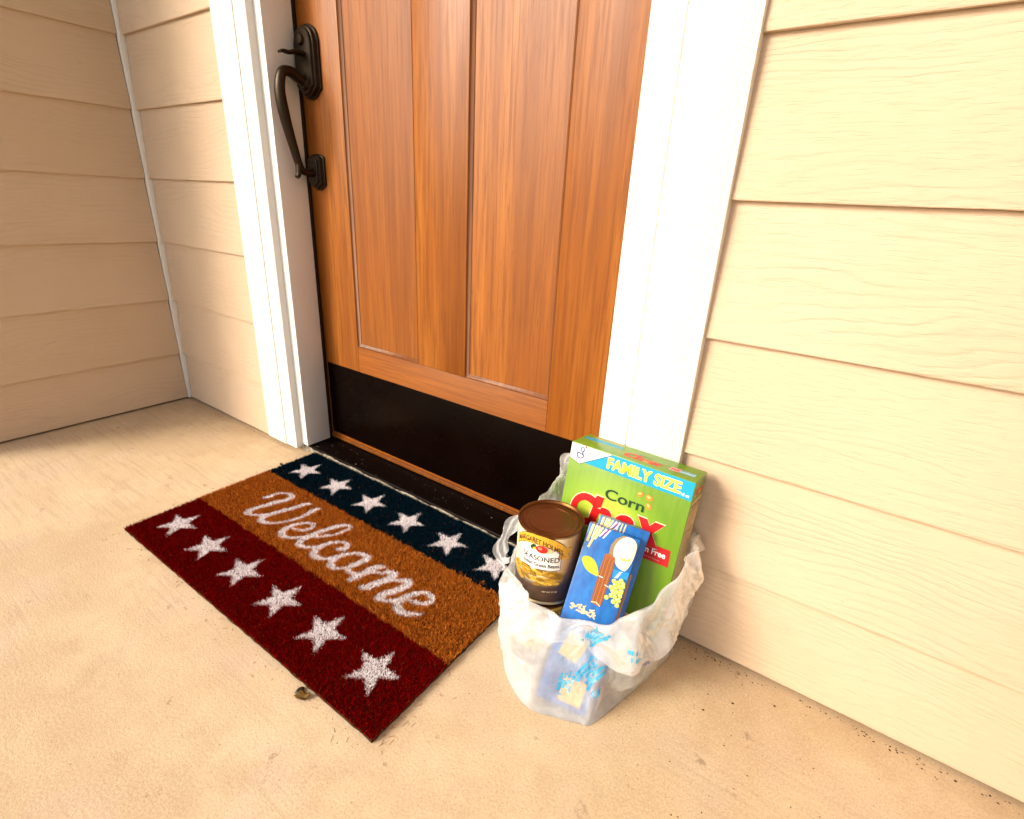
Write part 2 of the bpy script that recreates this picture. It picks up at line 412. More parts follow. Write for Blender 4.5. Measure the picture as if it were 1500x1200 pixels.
link('threshold', extrude_profile('threshold', [(.0045, .0005), (.0045, .0145), (.0065, .0172), (.012, .0182), (.045, .0195), (.066, .0198), (.070, .0215), (.074, .0215), (.076, .0195), (.13, .0195), (.13, .0005)],
     'x', DL-.035, DR+.035, M_sill, 1, 0), ft)
link('wall_backing', box_mesh('wall_backing', DL-.16, DR+.16, .135, .20, 0, 2.6, M_shade), ft)  # unseen backing added behind the door to block leaking light

# unseen column added behind the camera to dim the right side
pcn = thing('added_shade_column', 'unseen square white column added to cast soft shade on the right side', 'column', (.66, -2.02, 0))
link('shaft', box_mesh('shaft', -.20, .20, -.20, .20, .25, 2.45, M_trim, .004), pcn); link('base', box_mesh('base', -.24, .24, -.24, .24, 0, .249, M_trim, .006), pcn); link('capital', box_mesh('capital', -.24, .24, -.24, .24, 2.451, 2.599, M_trim, .006), pcn)

# ------------------------------------------------------------------ front door
dt = thing('front_door', 'orange-brown wooden front door with two tall recessed panels and black kick plate', 'door', (DL, DY, .0225))
DW = DR-DL
SX1, PX1, MX1, PX2 = .150, .366, .509, .725   # left stile | panel | mullion | panel | right stile
PZ = .292                                      # panel bottom above the door bottom
PT = 1.42
EB = .0016
link('stile', box_mesh('stile', 0.004, SX1, 0, .044, .0, 2.03, M_woodv, EB), dt)
link('stile', box_mesh('stile', PX2, DW-.004, 0, .044, .0, 2.03, M_woodv, EB), dt)
link('stile', box_mesh('stile', PX1, MX1, .0003, .044, PZ, PT, M_woodv, EB), dt)
link('rail', box_mesh('rail', SX1, PX2, .0002, .044, .0, PZ, M_woodh, EB), dt)
link('rail', box_mesh('rail', SX1, PX2, .0002, .044, PT, PT+.13, M_woodh, EB), dt)
link('rail', box_mesh('rail', SX1, PX2, .0002, .044, 1.90, 2.03, M_woodh, EB), dt)
M_glass = mat_plain('window_glass', (.02, .025, .03), .05, .8)
for x0, x1 in ((SX1, .335), (.345, .530), (.540, PX2)):
    link('window', box_mesh('window', x0, x1, .012, .03, PT+.1305, 1.8995, M_glass, .001), dt)
for x in (.335, .530): link('glazing_bar', box_mesh('glazing_bar', x, x+.010, .001, .04, PT+.1305, 1.8995, M_woodv, .001), dt)
for x0, x1 in ((SX1, PX1), (MX1, PX2)):
    link('panel', box_mesh('panel', x0+.001, x1-.001, .0080, .036, PZ+.001, PT-.001, M_woodv), dt)
    # sticking: a sloped moulding run round the recess
    b = .0085; pr = [(0, .0006), (.0015, .0026), (.0035, .0044), (.0070, .0060), (b, .0082), (0, .0082)]
    V = []; F = []; k = len(pr)
    ring = lambda d, y: [(x0+d, y, PZ+d), (x1-d, y, PZ+d), (x1-d, y, PT-d), (x0+d, y, PT-d)]
    for d, y in pr[:-1]: V += ring(d, y)
    for i in range(len(pr)-2):
        for j in range(4): F.append((i*4+j, i*4+(j+1) % 4, (i+1)*4+(j+1) % 4, (i+1)*4+j))
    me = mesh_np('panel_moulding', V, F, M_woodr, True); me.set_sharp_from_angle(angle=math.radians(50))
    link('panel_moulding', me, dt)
kp = link('kick_plate', box_mesh('kick_plate', .0195, DW-.0195, -.0016, -.0001, .0185, .2255, M_kick, .0004), dt)
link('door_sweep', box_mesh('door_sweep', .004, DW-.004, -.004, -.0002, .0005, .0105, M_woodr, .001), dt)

# handle set
def shield(hw, z0, z1, arch, point, n=10):
    """outline: arched top, shallow pointed bottom"""
    pts = [(hw, z0+point), (hw, z1-arch*.75)]
    pts += [(hw*.93*math.cos(t), z1-arch*.62+arch*.62*math.sin(t)) for t in [math.pi*(.08+.84*k/n) for k in range(n+1)]]
    pts += [(-hw, z1-arch*.75), (-hw, z0+point), (-hw*.38, z0+point*.12), (0, z0), (hw*.38, z0+point*.12)]
    return pts
def plate(name, hw, z0, z1, arch, point, depths, mat):
    """stack of shrinking outlines: (inset, y)"""
    V = []; F = []; base = shield(hw, z0, z1, arch, point); n = len(base); cz = (z0+z1)/2
    for ins, y in depths:
        for x, z in base: V.append((x*(1-ins/hw), y, cz+(z-cz)*(1-ins/((z1-z0)/2))))
    for i in range(len(depths)-1):
        for j in range(n): F.append((i*n+j, i*n+(j+1) % n, (i+1)*n+(j+1) % n, (i+1)*n+j))
    F.append(tuple((len(depths)-1)*n+j for j in range(n)))
    me = mesh_np(name, V, F, mat, True)
    bm = bmesh.new(); bm.from_mesh(me); bmesh.ops.recalc_face_normals(bm, faces=bm.faces[:]); bm.to_mesh(me); bm.free()
    me.set_sharp_from_angle(angle=math.radians(30)); return me
DEP = [(0, 0), (0, -.0045), (.0012, -.0055), (.0040, -.0058), (.0045, -.0068), (.0045, -.0125), (.0058, -.0138), (.0082, -.0142), (.0088, -.0150), (.0088, -.0185), (.0105, -.0200)]
hs = link('door_handle', plate('door_handle', .0375, .872, 1.016, .042, .020, DEP, M_bronze), dt, (-.088-DL, 0, -.0225))
link('lower_mount', plate('lower_mount', .0265, .683, .762, .012, .012, DEP, M_bronze), hs)
def yy(y): return y-DY
gp = [(0, yy(.066), .9020), (0, yy(.050), .9090), (0, yy(.030), .9175), (0, yy(.012), .9150), (0, yy(.0035), .9000), (0, yy(.000), .8750), (0, yy(.0035), .8420), (0, yy(.011), .8060), (0, yy(.020), .7700), (0, yy(.0285), .7400), (0, yy(.037), .7230), (0, yy(.050), .7200), (0, yy(.066), .7210)]
path = catmull(gp, 6); rr = np.interp(np.linspace(0, 1, len(path)), [0, .12, .3, .5, .68, .85, 1], [.0120, .0112, .0098, .0112, .0088, .0070, .0095])
link('grip', sweep('grip', path, rr, M_bronze, 16, 1.25), hs)
tl = catmull([(0, yy(.0285), .7400), (0, yy(.0275), .7260), (0, yy(.0255), .7140), (0, yy(.0215), .7080)], 5)
link('grip_tail', sweep('grip_tail', tl, np.linspace(.0068, .0045, len(tl)), M_bronze, 12, 1.5), hs)
lt = catmull([(0, yy(.066), .957), (0, yy(.045), .9575), (0, yy(.030), .9535), (0, yy(.016), .9535), (0, yy(.008), .9500)], 5)
link('thumb_latch', sweep('thumb_latch', lt, list(np.linspace(.006, .0026, len(lt))), M_bronze, 12, 2.3), hs)
kc = lathe('key_cylinder', [(0, .0065), (.009, .0060), (.0105, .0045), (.0110, 0)], M_bronze, 28)
o = link('key_cylinder', kc, hs, (0, -.0195, .984)); o.rotation_euler = (math.pi/2, 0, 0)
o = link('grip_collar', lathe('grip_collar', [(0, .008), (.0125, .0075), (.0165, .003), (.0175, 0)], M_bronze, 28), hs, (0, -.0195, .9030)); o.rotation_euler = (math.pi/2, 0, 0)

# ------------------------------------------------------------------ doormat
STROKES = [[[0.1125,0.2133,0.8],[0.1156,0.2023,0.9],[0.1171,0.1881,0.5],[0.1271,0.1754,0.4],[0.142,0.1696,0.6],[0.1553,0.1716,0.9],[0.1595,0.1831,1],[0.1565,0.1981,1],[0.1483,0.2152,1],[0.1431,0.2336,1],[0.1377,0.25,1],[0.1362,0.263,1],[0.1398,0.2735,0.8],[0.1527,0.2724,0.6],[0.1626,0.2663,0.45],[0.1735,0.2555,0.4],[0.1758,0.2517,0.4]],[[0.2162,0.1656,0.4],[0.2073,0.1749,0.9],[0.2015,0.1958,1],[0.1934,0.2182,1],[0.1867,0.239,1],[0.1825,0.2558,1],[0.1863,0.2692,0.9],[0.1996,0.2712,0.7],[0.2125,0.2655,0.5],[0.2262,0.2533,0.4],[0.2368,0.2356,0.4],[0.244,0.2188,0.55],[0.2463,0.1982,0.8],[0.2435,0.1811,1],[0.2448,0.1684,0.9]],[[0.2707,0.2456,0.35],[0.283,0.2415,0.4],[0.2932,0.2343,0.45],[0.298,0.2252,0.6],[0.2959,0.2146,0.6],[0.2854,0.2107,0.5],[0.274,0.2156,0.45],[0.2636,0.2283,0.7],[0.2576,0.2439,0.9],[0.2587,0.2586,1],[0.2658,0.27,1],[0.2774,0.2741,0.8],[0.29,0.2705,0.6],[0.3017,0.2611,0.45],[0.3088,0.2521,0.4],[0.3217,0.2401,0.4],[0.3369,0.2278,0.35],[0.342,0.217,0.35]],[[0.2987,0.2641,0.4],[0.313,0.2513,0.4],[0.3385,0.2276,0.35],[0.3547,0.2038,0.4],[0.3606,0.181,0.5],[0.3586,0.1667,0.5],[0.348,0.1659,0.5],[0.3376,0.1781,0.8],[0.3291,0.1965,0.95],[0.3227,0.2185,1],[0.3187,0.2414,1],[0.3195,0.258,1],[0.3233,0.2696,0.9],[0.3376,0.2704,0.7],[0.3523,0.2629,0.45],[0.3556,0.2561,0.4]],[[0.3996,0.2311,0.6],[0.4096,0.2271,0.8],[0.4074,0.2147,0.8],[0.3989,0.2091,0.6],[0.3842,0.2144,0.5],[0.3717,0.2287,0.7],[0.3663,0.2456,0.9],[0.3679,0.2604,1],[0.3747,0.2709,1],[0.3881,0.2738,0.9],[0.4018,0.2694,0.6],[0.4124,0.2594,0.5],[0.4138,0.2513,0.4]],[[0.4487,0.2157,0.4],[0.4355,0.2216,0.5],[0.4254,0.2324,0.7],[0.4209,0.2476,0.9],[0.4219,0.2621,1],[0.4294,0.2711,1],[0.4422,0.273,0.7],[0.4512,0.2666,0.4],[0.4586,0.2588,0.35]],[[0.4355,0.2216,0.5],[0.4484,0.2129,0.6],[0.4659,0.2119,0.8],[0.4702,0.218,1],[0.4681,0.2318,1],[0.4634,0.2467,0.9],[0.4641,0.2564,0.7],[0.4682,0.262,0.5],[0.479,0.2616,0.4],[0.4852,0.2576,0.4]],[[0.4925,0.2725,1],[0.4952,0.2636,1],[0.4969,0.249,1],[0.4997,0.2325,1],[0.5038,0.2193,0.9],[0.5151,0.2123,0.4]],[[0.5026,0.2444,0.35],[0.5114,0.2332,0.35],[0.5249,0.2261,0.4],[0.5314,0.2174,0.9],[0.5441,0.2145,1.1],[0.547,0.2244,1.1],[0.5427,0.2398,1.1],[0.5365,0.2575,1.1],[0.5314,0.2713,1.1],[0.523,0.2754,0.5]],[[0.5388,0.248,0.35],[0.5494,0.2339,0.4],[0.5656,0.22,0.5],[0.5761,0.2128,0.8],[0.5847,0.2152,1],[0.5851,0.2266,1.1],[0.5798,0.2431,1.1],[0.5717,0.2591,1.1],[0.5683,0.2718,1],[0.5707,0.2763,0.9],[0.5823,0.2733,0.6],[0.5961,0.2631,0.5],[0.6011,0.2539,0.5]],[[0.6182,0.2468,0.4],[0.6341,0.2413,0.5],[0.6474,0.2332,0.55],[0.6481,0.2203,0.65],[0.6368,0.2145,0.7],[0.624,0.2162,0.6],[0.6126,0.2292,0.8],[0.6053,0.2461,1],[0.6046,0.262,1.1],[0.612,0.2712,1.1],[0.6249,0.2744,1],[0.6378,0.271,0.7],[0.6494,0.264,0.45],[0.6565,0.2571,0.3]]]
MW, MH = .762, .457
mt = thing('doormat', 'coir welcome mat striped navy, tan and dark red with white stars', 'doormat', (-.0943, -.0035, .0), (0, 0, .0092))
M_backing = mat_plain('mat_backing', (.06, .025, .01), .9, .1, 0, .4, 60)
def mat_edge(n):
    out = []
    for (a, b, c, d) in ((0, 0, MW, 0), (MW, 0, MW, MH), (MW, MH, 0, MH), (0, MH, 0, 0)):
        for k in range(n): out.append((a+(c-a)*k/n, b+(d-b)*k/n))
    return out
E_ = [(u+rnd.uniform(-.0008, .0008), v+rnd.uniform(-.0008, .0008)) for u, v in mat_edge(60)]
nE = len(E_)
V = [(u, -v, .0006) for u, v in E_]+[(u, -v, .0065) for u, v in E_]
F = [(j, (j+1) % nE, nE+(j+1) % nE, nE+j) for j in range(nE)]+[tuple(range(nE, 2*nE))[::-1]]
link('mat_backing', mesh_np('mat_backing', V, F, M_backing), mt)
def seg_dist(P, strokes):
    """largest (pen half width - distance) over all strokes"""
    best = np.full(len(P), -1.0)
    for S in strokes:
        pts = np.array([tuple(v) for v in catmull([(a, b, w_) for a, b, w_ in S], 4)])
        for A, B in zip(pts[:-1], pts[1:]):
            lo = np.minimum(A[:2], B[:2])-.012; hi = np.maximum(A[:2], B[:2])+.012
            idx = np.nonzero((P[:, 0] > lo[0]) & (P[:, 0] < hi[0]) & (P[:, 1] > lo[1]) & (P[:, 1] < hi[1]))[0]
            if not len(idx): continue
            Q = P[idx]; d = (B-A)[:2]; L = max(d@d, 1e-12); t = np.clip(((Q-A[:2])@d)/L, 0, 1)
            dist = np.hypot(*(Q-A[:2]-t[:, None]*d).T); wd = (A[2]+(B[2]-A[2])*t)*.0062+.0022
            best[idx] = np.maximum(best[idx], wd-dist)
    return best
def star_in(P, cx, cy, R):
    x = P[:, 0]-cx; y = -(P[:, 1]-cy); r_ = np.hypot(x, y); a = np.arctan2(x, y) % (2*math.pi/5)
    a = np.minimum(a, 2*math.pi/5-a); ri = R*.40
    # edge from the tip (angle 0, R) to the notch (angle 36 degrees, ri)
    x0, y0 = 0, R; x1, y1 = ri*math.sin(math.pi/5), ri*math.cos(math.pi/5)
    px, py = r_*np.sin(a), r_*np.cos(a)
    return ((x1-x0)*(py-y0)-(y1-y0)*(px-x0)) < 0
def mat_pile(N):
    P = np.c_[RNG.uniform(-.0005, MW+.0005, N), RNG.uniform(-.0005, MH+.0005, N)]
    J = P+RNG.normal(0, .0007, (N, 2))
    wav = .0012*np.sin(J[:, 0]*90)+.0010*np.sin(J[:, 0]*211+1)
    v = J[:, 1]+wav
    col = np.empty((N, 3)); jit = RNG.uniform(.6, 1.4, (N, 1))
    tan = np.array([.50, .150, .012])*RNG.uniform(.35, 1.45, (N, 1)); tan[:, 2] *= RNG.uniform(.5, 2.5, N)
    col[:] = tan
    navy = v < .139; red = v > .3065
    col[navy] = (np.array([.0012, .0115, .0215])*jit)[navy]
    col[red] = (np.array([.180, .0012, .0016])*jit)[red]
    fleck = (RNG.random(N) < .012) & (navy | red); col[fleck] = tan[fleck]*.45
    W = np.zeros(N, bool)
    for row, (y, R) in enumerate(((.0755, .0445), (.3835, .0450))):
        for k in range(6):
            q = J if row else P+RNG.normal(0, .0006, (N, 2))
            W |= star_in(q, .0725+.1216*k+(.0008*math.sin(k*3)), y, R)
    sd = seg_dist(P+RNG.normal(0, .0004, (N, 2)), STROKES)
    T = sd > 0
    white = np.array([.97, .92, .94])*RNG.uniform(.88, 1.03, (N, 1))
    col[W] = white[W]; col[T] = white[T]
    # stained fringe round the stars printed over the dyed pile
    miss = W & (RNG.random(N) < np.where(v > .3, .05, .02)); col[miss] = (np.array([.33, .08, .10])*jit)[miss]
    missT = T & (RNG.random(N) < .03); col[missT] = tan[missT]
    # worn spots by the edge of the blue band, where bare coir shows
    for (cx, cy, r1) in ((.690, .128, .006), (.722, .135, .007), (.640, .133, .004)):
        s_ = np.hypot(P[:, 0]-cx, (P[:, 1]-cy)*1.8) < r1*RNG.uniform(.5, 1.3, N); col[s_] = tan[s_]
    h = RNG.uniform(.0045, .0088, N); dyed = navy | red | W | T
    h[dyed] *= .80; h[W | T] *= .88
    lean = RNG.normal(0, .0021, (N, 2)); lean[:, 0] += .0006
    th = RNG.uniform(0, math.pi, N); wd = RNG.uniform(.00045, .00085, N)
    dx, dy = np.cos(th)*wd, np.sin(th)*wd
    zb = np.full(N, .0052)
    A = np.c_[P[:, 0]-dx, -P[:, 1]-dy, zb]; B = np.c_[P[:, 0]+dx, -P[:, 1]+dy, zb]
    T1 = np.c_[P[:, 0]+lean[:, 0]+dx*.35, -P[:, 1]+lean[:, 1]+dy*.35, zb+h]; T2 = np.c_[P[:, 0]+lean[:, 0]-dx*.35, -P[:, 1]+lean[:, 1]-dy*.35, zb+h]
    V = np.stack([A, B, T1, T2], 1).reshape(-1, 3)
    me = bpy.data.meshes.new('coir_pile')
    me.vertices.add(4*N); me.vertices.foreach_set('co', V.ravel().astype(np.float32))
    me.loops.add(4*N); me.loops.foreach_set('vertex_index', np.arange(4*N, dtype=np.int32))
    me.polygons.add(N); me.polygons.foreach_set('loop_start', np.arange(0, 4*N, 4, dtype=np.int32))
    me.polygons.foreach_set('loop_total', np.full(N, 4, np.int32))
    me.update(calc_edges=True)
    at = me.attributes.new('fibre_colour', 'FLOAT_COLOR', 'POINT')
    cc = np.ones((N, 4, 4), np.float32); cc[:, :, :3] = col[:, None, :]
    at.data.foreach_set('color', cc.ravel())
    me.materials.append(mat_fibre()); return me
link('coir_pile', mat_pile(330000), mt)['kind'] = 'stuff'

# ------------------------------------------------------------------ groceries
def pose(o, x, y, z, yaw, lean, roll):
    o.rotation_mode = 'QUATERNION'
    o.rotation_quaternion = (Matrix.Rotation(yaw, 3, 'Z') @ Matrix.Rotation(-lean, 3, 'X') @ Matrix.Rotation(roll, 3, 'Y')).to_quaternion()
    o.location = (x, y, z)
def card_box(name, W, D, H0, H1, mat, bev=.0011):
    return box_mesh(name, 0, W, 0, D, H0, H1, mat, bev, 2)
def ink(name, col, rough=.42): return mat_plain('ink_'+name, col, rough, .45)
# --- cereal box
CW, CD, CH = .1952, .0597, .3375
M_cer = NM('cereal_card', .38, .5)
_c = M_cer.n('TexCoord').outputs['Object']
_d = M_cer.n('VectorMath', {0: M_cer.n('Mapping', {'Vector': _c, 'Location': (-.082, 0, -.285), 'Scale': (1, 0, 1.25)}).outputs[0]}, operation='LENGTH').outputs['Value']
_g = M_cer.ramp(M_cer.math('MULTIPLY', _d, 10), [(0, (.56, .56, .050)), (.35, (.42, .48, .028)), (.62, (.17, .33, .006)), (1, (.105, .235, .003))])
_g = M_cer.mix(M_cer.ramp(M_cer.noise(M_cer.n('Mapping', {'Vector': _c, 'Scale': (160, 1, 14)}).outputs[0], 1, 3), [(.4, g3(0)), (.7, g3(.16))]), _g, (.34, .42, .03))
M_cer.set('Base Color', _g); M_cer.set('Coat Weight', .3); M_cer.set('Coat Roughness', .25); M_cer = M_cer.m
I_green = ink('green', (.17, .30, .006)); I_cyan = ink('cyan', (.002, .30, .50)); I_yel = ink('yellow', (.80, .74, .05)); I_white = ink('white', (.80, .80, .80))
I_red = ink('red', (.62, .006, .008)); I_cream = ink('cream', (.85, .66, .38)); I_dkg = ink('dark_green', (.006, .040, .010)); I_navy = ink('navy', (.01, .02, .20))
I_orange = ink('orange', (.72, .22, .03)); I_kern = ink('kernel', (.62, .20, .02)); I_kern2 = ink('kernel_light', (.85, .45, .13)); I_beige = ink('beige', (.60, .47, .24)); I_brown = ink('brown', (.10, .045, .015)); I_black = ink('black', (.01, .01, .01))
I_crim = ink('crimson', (.42, .006, .010)); I_pink = ink('pink', (.70, .28, .26)); I_sky = ink('light_blue', (.25, .55, .68))
cb = thing('cereal_box', 'tall green family size corn cereal box leaning on the white door casing, inside the bag', 'cereal box')
pose(cb, .7308, -.1336, 0, .0114, .1387, .0179)
cbx = link('carton', card_box('carton', CW, CD, .0086, CH, M_cer), cb)
P = Print(lambda u, v, l: (u, -.00022*l, v))
P.poly([(.0689, CH-.0012), (CW-.0010, CH-.0012), (CW-.0010, .3085), (.0255, .3095)], I_cyan, 1)
P.poly([(.0010, CH-.0012), (.0689, CH-.0012), (.0187, .3060), (.0010, .3120)], I_white, 2)
P.line([(.0010, .3118), (.0187, .3056), (.0689, CH-.0014)], .0007, I_dkg, 3)
# script g mark
P.line([(.0205+.0030*math.cos(t), .3300+.0032*math.sin(t)) for t in [k*math.pi/10 for k in range(21)]], .0013, I_navy, 4)
P.line([(q.x, q.y) for q in catmull([(.0225, .3278, 0), (.0215, .3240, 0), (.0235, .3205, 0), (.0225, .3170, 0), (.0180, .3150, 0), (.0135, .3170, 0), (.0125, .3215, 0), (.0150, .3235, 0), (.0190, .3225, 0), (.0230, .3215, 0)], 3)], .0017, I_navy, 4)
P.ell(.0256, .3352, .0015, .0014, 0, I_red, 4, 8)
P.text('General', .0285, .3268, .0165, .0036, I_navy, 4, shear=.2); P.text('Mills', .0285, .3215, .0105, .0036, I_pink, 4, shear=.2)
for k, (du, dv) in enumerate(((-.0009, 0), (.0009, 0), (0, .0006), (0, -.0006))):
    P.text('FAMILY SIZE', .0645+du, .3140+dv, .1125, .0178, I_white, 2+k*.1, bold=.020)
for k, du in enumerate((-.0005, 0, .0005)): P.text('FAMILY SIZE', .0645+du, .3140, .1125, .0178, I_yel, 4+k*.1, bold=.020)
P.text('18 oz', .179, .3125, .0115, .0048, I_white, 2, bold=.01)
P.text('Corn', .0705, .2665, .0625, .0170, I_dkg, 5, bold=.012)
for g_, mt_, ly in ((.0016, I_cream, 2), (0, I_red, 3)):
    P.text('C', .0150, .2090, .0400, .0545, mt_, ly, shear=.10, bold=.045, grow=g_)
    P.text('h', .0500, .2130, .0345, .0530, mt_, ly, shear=.14, bold=.045, grow=g_)
    P.text('e', .0890, .2150, .0330, .0375, mt_, ly, shear=.14, bold=.045, grow=g_)
    P.text('x', .1230, .2200, .0420, .0395, mt_, ly, shear=.10, bold=.055, grow=g_)
for (u, v, a, b_, r_) in ((.1234, .2925, .0050, .0036, .5), (.1372, .2918, .0056, .0044, -.2), (.1392, .2790, .0050, .0044, -.9)):
    P.ell(u, v, a, b_, r_, I_kern, 4); P.ell(u-.0008, v+.0012, a*.55, b_*.45, r_, I_kern2, 5)
P.poly([(.118, .2240), (.1845, .2255), (.1860, .1985), (.118, .1970)], I_crim, 2)
P.text('Gluten Free', .1215, .2095, .0575, .0100, I_white, 4, bold=.02); P.text('No artificial colors or flavors', .122, .2025, .050, .0028, I_pink, 4)
# lower front: a bowl of woven squares, mostly behind the other groceries
P.ell(.10, .075, .075, .028, 0, I_white, 2, 28); P.ell(.10, .080, .066, .021, 0, I_kern, 3, 24)
for k in range(26): P.poly([(u, v) for u, v in (lambda x, y, s: [(x-s, y-s*.6), (x+s, y-s*.3), (x+s*.8, y+s*.8), (x-s*.9, y+s*.6)])(.05+rnd.random()*.10, .07+rnd.random()*.028, .007)], [I_kern2, I_kern, I_beige][k % 3], 4+(k % 4))
P.build('printed_front', cbx)
P = Print(lambda u, v, l: (u, v, CH+.00022*l))
P.poly([(.006, .033), (.028, .033), (.071, .036), (.067, .0455), (.014, .046), (.004, .041)], I_cyan, 1)
P.text('OVEN TOASTED', .012, .050, .055, .0050, I_orange, 1, bold=.02)
P.text('Chex', .0775, .0125, .0600, .0200, I_orange, 1, bold=.06, shear=.25, grow=.0012); P.text('Chex', .0775, .0125, .0600, .0200, I_red, 2, bold=.045, shear=.25)
P.text('Corn', .098, .0335, .020, .0045, I_dkg, 2, bold=.02)
P.poly([(.150, .0165), (.165, .0165), (.165, .0325), (.150, .0325)], I_pink, 1); P.poly([(.1655, .0185), (.187, .0185), (.187, .0310), (.1655, .0310)], I_sky, 1)
P.text('365', .1515, .021, .012, .007, I_crim, 2, bold=.02); P.text('BOX TOPS', .167, .0265, .018, .003, I_navy, 2); P.text('FOR EDUCATION', .167, .0210, .018, .0025, I_white, 2)
P.build('printed_top', cbx)
# the glued tuck flap: a thin second layer of card on the top
link('top_flap', box_mesh('top_flap', .0012, CW-.0012, .0290, CD-.0008, CH-.0001, CH+.00018, M_cer), cb)
P = Print(lambda u, v, l: (CW+.00022*l, u, v))
P.text('Chex', .010, .3120, .0400, .0125, I_cream, 1, bold=.06, shear=.25, grow=.0010); P.text('Chex', .010, .3120, .0400, .0125, I_red, 2, bold=.045, shear=.25)
P.poly([(.0035, .012), (CD-.0035, .012), (CD-.0035, .3050), (.0035, .3050)], I_beige, 1)
P.text('Nutrition Facts', .0065, .2935, .0460, .0070, I_black, 2, bold=.02)
zz = .2890
for k in range(38):
    P.line([(.006, zz), (CD-.006, zz)], .0013 if k in (0, 5, 18) else .00045, I_black, 2)
    P.text(['Serving size 1 1/4 cup', 'Total Fat 1g', 'Sodium 260mg', 'Total Carbohydrate 33g', 'Dietary Fiber 2g', 'Iron 70%', 'Protein 3g'][k % 7], .0070, zz-.0048, .024+.012*((k*7) % 3)/2, .0030, I_black, 2)
    zz -= .0068
P.build('printed_side', cbx)

# --- spaghetti cartons
SW, SD, SH = .0745, .0185, .2666
def mat_blue():
    M = NM('blue_card', .36, .5); c = M.n('TexCoord').outputs['Object']
    n1 = M.noise(M.n('Mapping', {'Vector': c, 'Scale': (90, 90, 40)}).outputs[0], 1, 4, .6)
    M.set('Base Color', M.mix(M.ramp(n1, [(.35, g3(0)), (.65, g3(1))]), (.001, .085, .36), (.002, .155, .50)))
    M.set('Coat Weight', .3); M.set('Coat Roughness', .2); return M.m
M_blue = mat_blue()
I_leaf = ink('leaf', (.42, .50, .02)); I_leaf2 = ink('leaf_vein', (.62, .66, .08)); I_spoon = ink('spoon', (.27, .19, .09)); I_egg = ink('bowl_white', (.80, .79, .74)); I_egg2 = ink('bowl_cream', (.72, .62, .42))
I_stick = ink('sausage_brown', (.32, .095, .014)); I_stick2 = ink('dark_streak', (.16, .04, .008)); I_stick3 = ink('light_streak', (.50, .20, .05)); I_pea = ink('pea', (.55, .60, .04)); I_pea2 = ink('pea_light', (.80, .78, .30)); I_blue2 = ink('bright_blue', (.01, .22, .62))
I_mag = ink('magenta', (.30, .02, .22)); I_noodle = ink('noodle', (.72, .56, .22)); I_tan = ink('oat', (.72, .50, .25)); I_gold = ink('gold', (.70, .36, .03))
